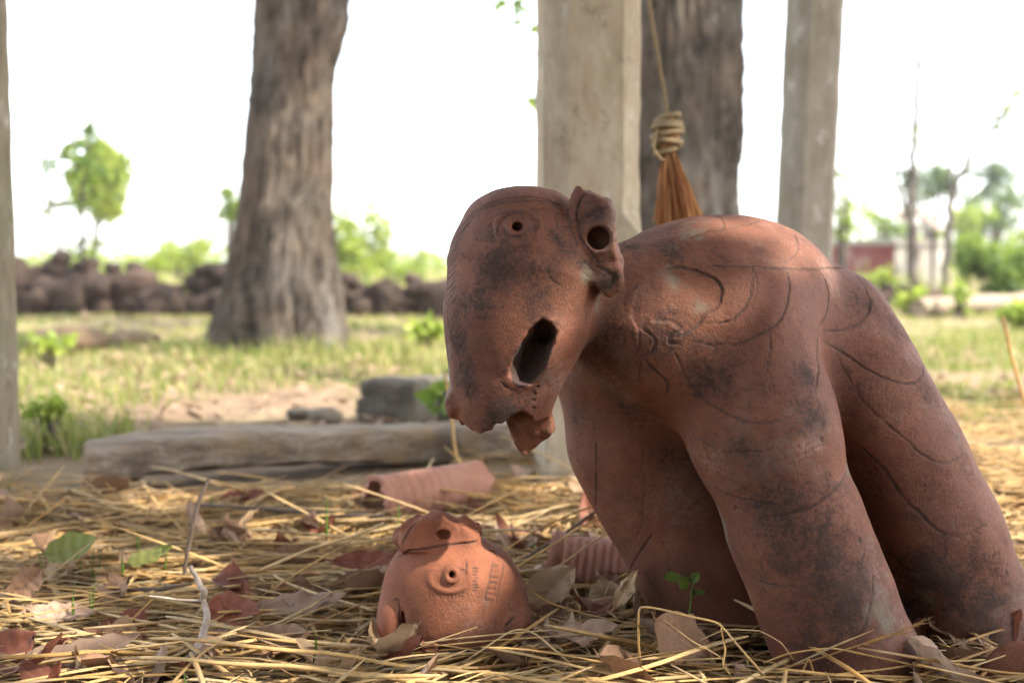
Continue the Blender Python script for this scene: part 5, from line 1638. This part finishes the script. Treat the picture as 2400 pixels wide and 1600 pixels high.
# scraps of sheath and fine fibre between the stalks
X, Y, Z, r = straw_paths(8000, 22, 0.48, (1.38, 3.2), seg=5, lr=(0.015, 0.12), clumps=900, zmax=0.055, dirs=0.8)
ok = ~in_solid(X, Y) & ~((X.mean(1) < -0.15) & (Y.mean(1) > 2.72))
X, Y, Z = X[ok], Y[ok], Z[ok]
n = len(X); w = 0.0005 + 0.0032 * r.uniform(0, 1, n) ** 3
single('straw_scraps', *straw_mesh(X, Y, Z, w, w * 0.4), M['straw'], 'short broken straw scraps and fibres scattered through the straw bed', 'straw', loc=np.zeros(3), kind='stuff')

# single stalks on top of the bed: one object each
variants = []
for k in range(26):
    X, Y, Z, r = straw_paths(1, 400 + k, 0, (1, 1.0001), seg=14, zmax=0.001, lr=(0.16, 0.5), clumps=1, spread=0, dirs=0.0001)
    a = math.atan2(Y[0, -1] - Y[0, 0], X[0, -1] - X[0, 0])
    X0, Y0 = X - X.mean(), Y - Y.mean()
    X1, Y1 = X0 * math.cos(a) + Y0 * math.sin(a), -X0 * math.sin(a) + Y0 * math.cos(a)
    w = r.uniform(0.0026, 0.0056, 1)
    V, F = straw_mesh(X1, Y1, Z - Z.min() + 0.004, w, w * r.uniform(0.18, 0.6))
    variants.append((mesh_from('straw_stalk', V, F, M['straw1']), np.stack([X1[0], Y1[0]], -1)))
r = np.random.default_rng(77)
made = 0
while made < 280:
    y = 1.42 * (2.75 / 1.42) ** (r.uniform(0, 1) ** 1.25)
    x = r.uniform(-0.46, 0.46) * y
    a = r.normal(0.08, 0.5) + (math.pi if r.uniform() < 0.5 else 0)
    me, ln = variants[int(r.integers(0, 26))]
    wx = x + ln[:, 0] * math.cos(a) - ln[:, 1] * math.sin(a); wy = y + ln[:, 0] * math.sin(a) + ln[:, 1] * math.cos(a)
    if in_solid(wx[None], wy[None])[0] or (wy.max() > 2.76 and x < 0.1): continue
    o = link('straw_stalk', me, None, (x, y, GZ(x, y) + r.uniform(0.030, 0.052)))
    o.rotation_euler = (0, r.normal(0, 0.06), a)
    tag(o, 'dry golden straw stalk lying loose on top of the foreground straw', 'straw', 'loose straw stalks')
    made += 1

# stalks that stand out in the photograph
def hero(label, pts, w, flat=0.5, seedhead=False):
    q = np.array([P(x, y, d) for x, y, d in pts])
    q[:, 2] = np.maximum(q[:, 2], BED + 0.03)
    n = 7 * len(q)
    # keep kinks: resample linearly with slight rounding
    s = np.linspace(0, len(q) - 1, n)
    lin = np.stack([np.interp(s, np.arange(len(q)), q[:, k]) for k in range(3)], -1)
    c = lin * 0.55 + smooth_path(q, n) * 0.45
    V, F = straw_mesh(c[None, :, 0], c[None, :, 1], c[None, :, 2], np.array([w]), np.array([w * flat]))
    ms = [(V, F)]
    if seedhead:
        rr = np.random.default_rng(3)
        for k in range(26):
            i = int(rr.integers(n // 2, n))
            d = c[min(i + 1, n - 1)] - c[i - 1]; d /= np.linalg.norm(d)
            e = c[i] + d * 0.02 + rr.normal(0, 0.0035, 3)
            ms.append(tube([c[i], e], [0.0007, 0.0004], 4))
    single('straw_stalk', *join(*ms), M['straw1'], label, 'straw')
hero('broad bent straw blade folded over in front of the far front leg', [(1506, 1598, 1.49), (1497, 1510, 1.49), (1499, 1424, 1.49), (1545, 1426, 1.49), (1620, 1444, 1.485), (1684, 1460, 1.48), (1735, 1518, 1.47), (1790, 1580, 1.46), (1830, 1625, 1.45)], 0.0042, 0.35)
hero('straw arching from the bent blade down to the near leg', [(1640, 1500, 1.49), (1700, 1475, 1.49), (1780, 1478, 1.49), (1830, 1505, 1.48), (1860, 1545, 1.48)], 0.0017)
hero('thin straw crossing below the bent blade', [(1555, 1450, 1.50), (1620, 1500, 1.48), (1690, 1540, 1.47), (1720, 1600, 1.46)], 0.0018)
hero('straw forming a sharp peak near the bottom edge', [(1865, 1610, 1.47), (1893, 1546, 1.47), (1900, 1552, 1.47), (1915, 1605, 1.47)], 0.0024)
hero('second straw forming a low peak at the bottom edge, nearer the bent blade', [(1690, 1470, 1.485), (1700, 1520, 1.47), (1695, 1560, 1.46), (1720, 1590, 1.46)], 0.0014)
hero('thick greenish straw stem lying along the bottom edge', [(1088, 1584, 1.50), (1250, 1583, 1.50), (1400, 1578, 1.50), (1510, 1580, 1.50)], 0.0052, 0.75)
hero('long straw sweeping in front of the small clay head', [(770, 1585, 1.55), (870, 1545, 1.57), (1000, 1505, 1.58), (1120, 1490, 1.58), (1260, 1478, 1.60), (1420, 1470, 1.63), (1500, 1466, 1.66)], 0.0024)
hero('long straw running just under the one that sweeps before the small clay head', [(800, 1560, 1.56), (960, 1520, 1.57), (1130, 1502, 1.575), (1300, 1490, 1.59), (1450, 1480, 1.62)], 0.0022)
hero('pale straw kinked over in front of the small clay head', [(985, 1602, 1.51), (1090, 1548, 1.53), (1190, 1482, 1.545), (1225, 1474, 1.545), (1260, 1488, 1.54), (1310, 1530, 1.52), (1350, 1565, 1.51)], 0.0026)
hero('golden straw leaning over the hollow right of the small head', [(1170, 1298, 1.95), (1260, 1240, 1.97), (1350, 1200, 1.99), (1440, 1168, 2.01)], 0.0036)
hero('golden straw lying over the reddish pipe', [(1200, 1335, 1.88), (1290, 1280, 1.90), (1360, 1235, 1.92), (1425, 1205, 1.94)], 0.0036)
hero('lowest golden straw crossing the reddish pipe', [(1225, 1368, 1.84), (1310, 1325, 1.86), (1380, 1275, 1.88), (1440, 1240, 1.90)], 0.0030)
hero('upright kinked straw standing before the reddish pipe', [(1320, 1330, 1.84), (1328, 1258, 1.84), (1352, 1254, 1.84), (1385, 1255, 1.85)], 0.0018)
hero('straw running from the small head toward the bent blade', [(1232, 1376, 1.68), (1290, 1412, 1.66), (1380, 1440, 1.64), (1510, 1466, 1.62)], 0.0026)
hero('straw with a feathery seed head against the near front leg', [(1810, 1570, 1.47), (1900, 1548, 1.47), (2010, 1512, 1.47), (2090, 1488, 1.47), (2155, 1460, 1.47)], 0.0018, 0.6, True)
hero('bent straw bowing across the foot of the near front leg', [(1790, 1552, 1.48), (1850, 1530, 1.475), (1950, 1518, 1.47), (2060, 1540, 1.47), (2200, 1570, 1.47), (2330, 1592, 1.47)], 0.0026)
hero('long straw along the bottom edge under the near front leg', [(1700, 1590, 1.47), (1900, 1585, 1.47), (2050, 1570, 1.47), (2180, 1552, 1.48), (2310, 1545, 1.49)], 0.0028)
hero('flat straw lying lowest along the bottom right edge', [(1560, 1588, 1.49), (1800, 1590, 1.48), (2050, 1588, 1.48), (2300, 1582, 1.48)], 0.0030)
hero('olive straw leading under the right hind leg', [(2200, 1508, 1.60), (2260, 1525, 1.58), (2330, 1545, 1.55)], 0.0030)
hero('pale curled thin fibre before the reddish pipe', [(1345, 1345, 1.8), (1390, 1375, 1.8), (1415, 1410, 1.8), (1425, 1440, 1.8)], 0.0010)
hero('looping thin fibre beside the far front leg', [(1470, 1340, 1.75), (1430, 1365, 1.75), (1418, 1395, 1.74), (1440, 1425, 1.73)], 0.0009)
hero('long straw slanting up the left foreground', [(560, 1520, 1.62), (700, 1475, 1.66), (860, 1410, 1.72)], 0.0032)
hero('pale straw slanting down to the right before the small head', [(600, 1455, 1.66), (700, 1505, 1.62), (810, 1555, 1.58)], 0.0036)
hero('broad pale straw stem far left of the small head', [(610, 1335, 1.90), (730, 1285, 1.94), (830, 1255, 1.96), (900, 1225, 2.0)], 0.0056)
hero('pale straw slanting beside the twig top', [(275, 1490, 1.67), (320, 1440, 1.69), (362, 1400, 1.71)], 0.0034)
hero('long straw crossing the left bottom corner', [(-20, 1500, 1.62), (100, 1478, 1.64), (220, 1500, 1.62)], 0.0034)
hero('slender pale stalk standing behind the trunk shard', [(1042, 870, 2.7), (1058, 960, 2.7), (1065, 1040, 2.7), (1078, 1098, 2.7)], 0.0042, 0.8)
hero('pale leaning stalk at the right edge above the lit straw', [(2350, 740, 2.9), (2375, 850, 2.9), (2405, 950, 2.9)], 0.0060, 0.8)

# ------------------------------------------------------------------ fallen leaves
def leaf_mesh(L, W, curl, fold, ruf, seed, nu=13, nv=7):
    u = np.linspace(0, 1, nu); v = np.linspace(-1, 1, nv)
    U, Vv = np.meshgrid(u, v, indexing='ij')
    prof = np.sin(math.pi * np.clip(U, 0.0, 1) ** 0.8) ** 0.75
    prof = np.maximum(prof, 0.03)
    r = np.random.default_rng(seed)
    edge = 1 + 0.20 * noise(np.stack([U.ravel() * 9, Vv.ravel(), 0 * U.ravel()], -1), 1.0, seed, 2).reshape(U.shape) * np.abs(Vv)
    x = (U - 0.5) * L
    y = Vv * prof * W * 0.5 * edge
    z = curl * (U - 0.45) ** 2 * L + fold * np.abs(Vv) * prof * W * 0.5 + ruf * noise(np.stack([U.ravel() * 4, Vv.ravel() * 2, 0 * U.ravel()], -1), 1.0, seed + 3, 2).reshape(U.shape) * np.abs(Vv)
    z += 0.0012 * np.cos(U * 9 * math.pi - np.abs(Vv) * 2.5)             # side veins
    z -= 0.002 * np.exp(-(Vv / 0.18) ** 2)
    V = np.stack([x, y, z], -1).reshape(-1, 3)
    V[:, 2] -= V[:, 2].min()
    st = tube([(-L * 0.5, 0, V[0, 2]), (-L * 0.62, 0.004, V[0, 2] + 0.006)], [0.0016, 0.001], 5)
    return join((V, [grid_faces(nu, nv)]), st)
leaf_vars = {}
for mk in ('leaf_brown', 'leaf_tan', 'leaf_pink', 'leaf_red'):
    leaf_vars[mk] = []
    for k in range(5):
        rr = np.random.default_rng(k * 7 + len(mk))
        V, F = leaf_mesh(0.13, rr.uniform(0.055, 0.085), rr.uniform(0.2, 1.6), rr.uniform(-0.2, 1.2), rr.uniform(0.008, 0.024), k + 60)
        leaf_vars[mk].append(mesh_from('dry_leaf', V, F, M[mk]))
WORDS = {'leaf_brown': 'brown', 'leaf_tan': 'tan', 'leaf_pink': 'greyish pink', 'leaf_red': 'dark red-brown'}
r = np.random.default_rng(5)
cnt = 0
while cnt < 195:
    y = 1.46 * (3.1 / 1.46) ** r.uniform(0, 1)
    x = r.uniform(-0.47, 0.45) * y
    if y > 2.7 and x < 0: continue
    bad = False
    for nm in 'ABCD':
        c, rad = EL[nm][-1]
        bad |= (x - c[0]) ** 2 + (y - c[1]) ** 2 < (rad * 0.8) ** 2
    bad |= ((x - FH[0]) / 0.13) ** 2 + ((y - FH[1]) / 0.12) ** 2 < 1
    if bad: continue
    mk = ['leaf_brown', 'leaf_tan', 'leaf_pink', 'leaf_red', 'leaf_red', 'leaf_brown', 'leaf_pink'][int(r.integers(0, 7))]
    o = link('dry_leaf', leaf_vars[mk][int(r.integers(0, 5))], None, (x, y, GZ(x, y) + r.uniform(0.010, 0.044)))
    o.rotation_euler = (r.normal(0, 0.4), r.normal(0, 0.35), r.uniform(0, 6.28))
    s = r.uniform(0.5, 1.0)
    o.scale = (s, s, s)
    tag(o, 'curled %s dead leaf lying among the straw' % WORDS[mk], 'leaf', '%s dead leaves in the straw' % WORDS[mk])
    cnt += 1
def hero_leaf(label, px, py, D, Lpx, Wpx, rot, mk, curl=0.4, fold=0.3, seed=1, name='dry_leaf', dz=0.0, ruf=0.008):
    s = D / FPX
    V, F = leaf_mesh(Lpx * s, Wpx * s, curl, fold, ruf, seed, 21, 11)
    V = V - (V.max(0) + V.min(0)) / 2
    Rm = np.array(Matrix.Rotation(rot[2], 3, 'Z') @ Matrix.Rotation(rot[1], 3, 'Y') @ Matrix.Rotation(rot[0], 3, 'X'))
    c = P(px, py, D)
    lo = (V @ Rm.T)[:, 2].min() + c[2]
    if lo < BED + 0.02: c[2] += BED + 0.02 - lo
    o = link(name, mesh_from(name, V, F, M[mk]), None, tuple(c))
    o.rotation_euler = Matrix(Rm.tolist()).to_euler()
    tag(o, label, 'leaf')
R_ = math.radians
hero_leaf('large ribbed brown leaf standing on edge under the bent straw blade', 1600, 1495, 1.53, 190, 135, (R_(62), R_(38), R_(8)), 'leaf_brown', 0.1, 0.1, 71, ruf=0.003)
hero_leaf('long curled pinkish brown leaf in the bottom left corner', 150, 1555, 1.56, 330, 90, (R_(35), R_(-12), R_(10)), 'leaf_pink', 0.3, 0.5, 74)
hero_leaf('dark red leaf cut by the left edge at the bottom', 15, 1545, 1.57, 140, 110, (R_(40), R_(-30), R_(30)), 'leaf_red', 0.4, 0.3, 75)
hero_leaf('sunlit tan leaf in front of the reddish pipe', 1285, 1380, 1.78, 150, 100, (R_(50), R_(-35), R_(10)), 'leaf_tan', 0.5, 0.3, 76)
hero_leaf('sunlit brown leaf lying left of the small clay head', 640, 1500, 1.62, 170, 90, (R_(38), R_(-10), R_(-10)), 'leaf_brown', 0.5, 0.4, 77)
hero_leaf('pale grey-pink leaf lying flat behind the sunlit one', 690, 1410, 1.74, 220, 60, (R_(35), R_(-8), R_(5)), 'leaf_pink', 0.2, 0.3, 78)
hero_leaf('dark red curled leaf beside the pale twig', 540, 1428, 1.71, 140, 80, (R_(50), R_(5), R_(-10)), 'leaf_red', 0.6, 0.4, 79)
hero_leaf('red leaf behind the small clay head on the left', 860, 1310, 1.93, 190, 45, (R_(40), R_(-4), R_(0)), 'leaf_red', 0.3, 0.3, 80)
hero_leaf('green fallen leaf lying in the straw at the left', 160, 1283, 1.98, 125, 75, (R_(48), R_(-14), R_(12)), 'leaf_olive', 0.3, 0.25, 81, name='green_leaf', ruf=0.003)
hero_leaf('small grey-green leaf right of the green fallen one', 345, 1302, 1.95, 110, 45, (R_(40), R_(-18), R_(8)), 'leaf_olive', 0.4, 0.4, 82, name='green_leaf')
hero_leaf('pale tan curled leaf between the twig and the bottom corner leaf', 290, 1480, 1.66, 80, 75, (R_(55), R_(30), R_(20)), 'leaf_tan', 0.8, 0.5, 83)
hero_leaf('brown leaf standing at the far left in the straw', 60, 1370, 1.83, 95, 80, (R_(65), R_(-40), R_(10)), 'leaf_brown', 0.6, 0.4, 84)
hero_leaf('greyish leaf lying below the standing brown one at the left', 140, 1432, 1.73, 170, 60, (R_(35), R_(0), R_(-4)), 'leaf_pink', 0.2, 0.3, 85)
hero_leaf('large brown leaf in the bottom left above the long curled one', 205, 1512, 1.62, 150, 80, (R_(45), R_(-15), R_(15)), 'leaf_brown', 0.4, 0.3, 86)
hero_leaf('pale upright leaf against the far front leg', 1465, 1385, 1.70, 110, 40, (R_(70), R_(-58), R_(10)), 'leaf_tan', 0.3, 0.4, 87)
hero_leaf('sunlit pinkish leaf on the ground right of the small clay head', 1370, 1480, 1.60, 150, 70, (R_(30), R_(-5), R_(0)), 'leaf_pink', 0.3, 0.3, 88)
hero_leaf('dry curled leaf scrap at the foot of the near leg', 2150, 1555, 1.50, 55, 30, (R_(40), R_(0), R_(0)), 'leaf_pink', 1.0, 0.6, 89, ruf=0.016)
hero_leaf('dark leaf lying under the wooden beam end', 560, 1165, 2.55, 110, 50, (R_(40), R_(-10), R_(0)), 'leaf_red', 0.5, 0.4, 90)

# rounded clay sherds at the right
def sherd(px, py, D, rx, rz, th, tilt, seed, label):
    V, F = ico(4)
    q = D / FPX
    V = V * np.array([rx * q, th, rz * q])
    V[:, 1] += 0.35 * th - 3.2 * (V[:, 0] ** 2 + V[:, 2] ** 2)                # slightly cupped
    V = V * (1 + 0.05 * noise(V, 30, seed, 2))[:, None]
    Rm = np.array(Matrix.Rotation(tilt[2], 3, 'Z') @ Matrix.Rotation(tilt[1], 3, 'Y') @ Matrix.Rotation(tilt[0], 3, 'X'))
    single('clay_sherd', V @ Rm.T + P(px, py, D), F, M['statue'], label, 'sherd', group='rounded clay sherds')
sherd(2395, 1592, 1.49, 96, 92, 0.016, (R_(-12), 0, R_(-14)), 3, 'dark plum rounded clay sherd in the bottom right corner')
sherd(2172, 1495, 1.66, 46, 58, 0.012, (R_(-8), R_(10), R_(20)), 5, 'dark rounded clay sherd tucked between the near leg and the hind leg')

# ------------------------------------------------------------------ green sprouts
def seedling():
    D = 1.66
    t = thing('leafy_seedling', 'small green seedling with four leaves against the far front leg', 'seedling', P(1625, 1450, D) * np.array([1, 1, 0]))
    part('stem', *tube(smooth_path([G(1622, 1520) * np.array([1, 0, 1]) + np.array([0, D, 0]), P(1618, 1420, D), P(1622, 1378, D), P(1638, 1345, D)], 14), np.linspace(0.0014, 0.0008, 14), 6), M['sprout'], t)
    for (x, y, L, W, ry) in ((1575, 1350, 44, 26, 5), (1603, 1364, 34, 34, 70), (1628, 1353, 28, 24, -40), (1638, 1387, 26, 14, -5), (1626, 1394, 10, 8, 40)):
        s = D / FPX
        V, F = leaf_mesh(L * s, W * s, 0.2, 0.15, 0.0015, int(x), 11, 7)
        Rm = np.array(Matrix.Rotation(R_(ry), 3, 'Y') @ Matrix.Rotation(R_(62), 3, 'X'))
        V = V @ Rm.T
        part('leaf', V - V.mean(0) + P(x, y, D), F, M['leafg'], t)
seedling()
r = np.random.default_rng(8)
def sprout(px, py0, py1, label='fresh green grass blade growing up through the straw', D=None, wpx=9):
    g = G(px, py0)
    D = g[1] if D is None else D
    a, b = P(px, py0 + 6, D), P(px + r.uniform(-8, 10), py1, D)
    b[1] += r.uniform(-0.01, 0.01)
    m = (a + b) / 2 + np.array([r.normal(0, .003), 0, 0])
    c = smooth_path([a, m, b], 9)
    w = wpx * D / FPX / 2
    V, F = straw_mesh(c[None, :, 0], c[None, :, 1], c[None, :, 2], np.array([w]), np.array([w * 0.3]))
    V = V.reshape(9, 4, 3); V = c[:, None] + (V - c[:, None]) * np.linspace(1, 0.12, 9)[:, None, None]
    single('grass_blade', V.reshape(-1, 3), F, M['sprout'], label, 'grass', group='green blades in the straw')
for px, y0, y1 in ((175, 1455, 1360), (215, 1440, 1340), (185, 1340, 1290), (288, 1345, 1285), (330, 1320, 1230), (270, 1385, 1350), (215, 1350, 1280), (235, 1330, 1270), (100, 1330, 1285), (490, 1215, 1130), (765, 1260, 1155), (735, 1545, 1450), (445, 1620, 1545), (940, 1235, 1180), (385, 1330, 1290), (212, 1120, 1070), (755, 1250, 1190), (1175, 1260, 1215), (210, 1450, 1380), (990, 1110, 1060), (1250, 1300, 1250), (30, 1150, 1110), (18, 1150, 1100), (8, 1160, 1095)):
    sprout(px, y0, y1)
# ------------------------------------------------------------------ the hazy air
hz = bpy.data.materials.new('hazy_air'); hz.use_nodes = True
hz.node_tree.nodes.remove(hz.node_tree.nodes['Principled BSDF'])
pv = hz.node_tree.nodes.new('ShaderNodeVolumePrincipled')
pv.inputs['Color'].default_value = (0.95, 0.96, 0.97, 1)
pv.inputs['Density'].default_value = 0.0009
pv.inputs['Anisotropy'].default_value = 0.3
hz.node_tree.links.new(pv.outputs[0], hz.node_tree.nodes['Material Output'].inputs['Volume'])
V, F = box(-950, 950, -70, 1450, -1.5, 14)
single('haze', V, F, hz, 'pale dusty air over the whole yard', 'haze', loc=np.zeros(3), kind='stuff', smooth=False)
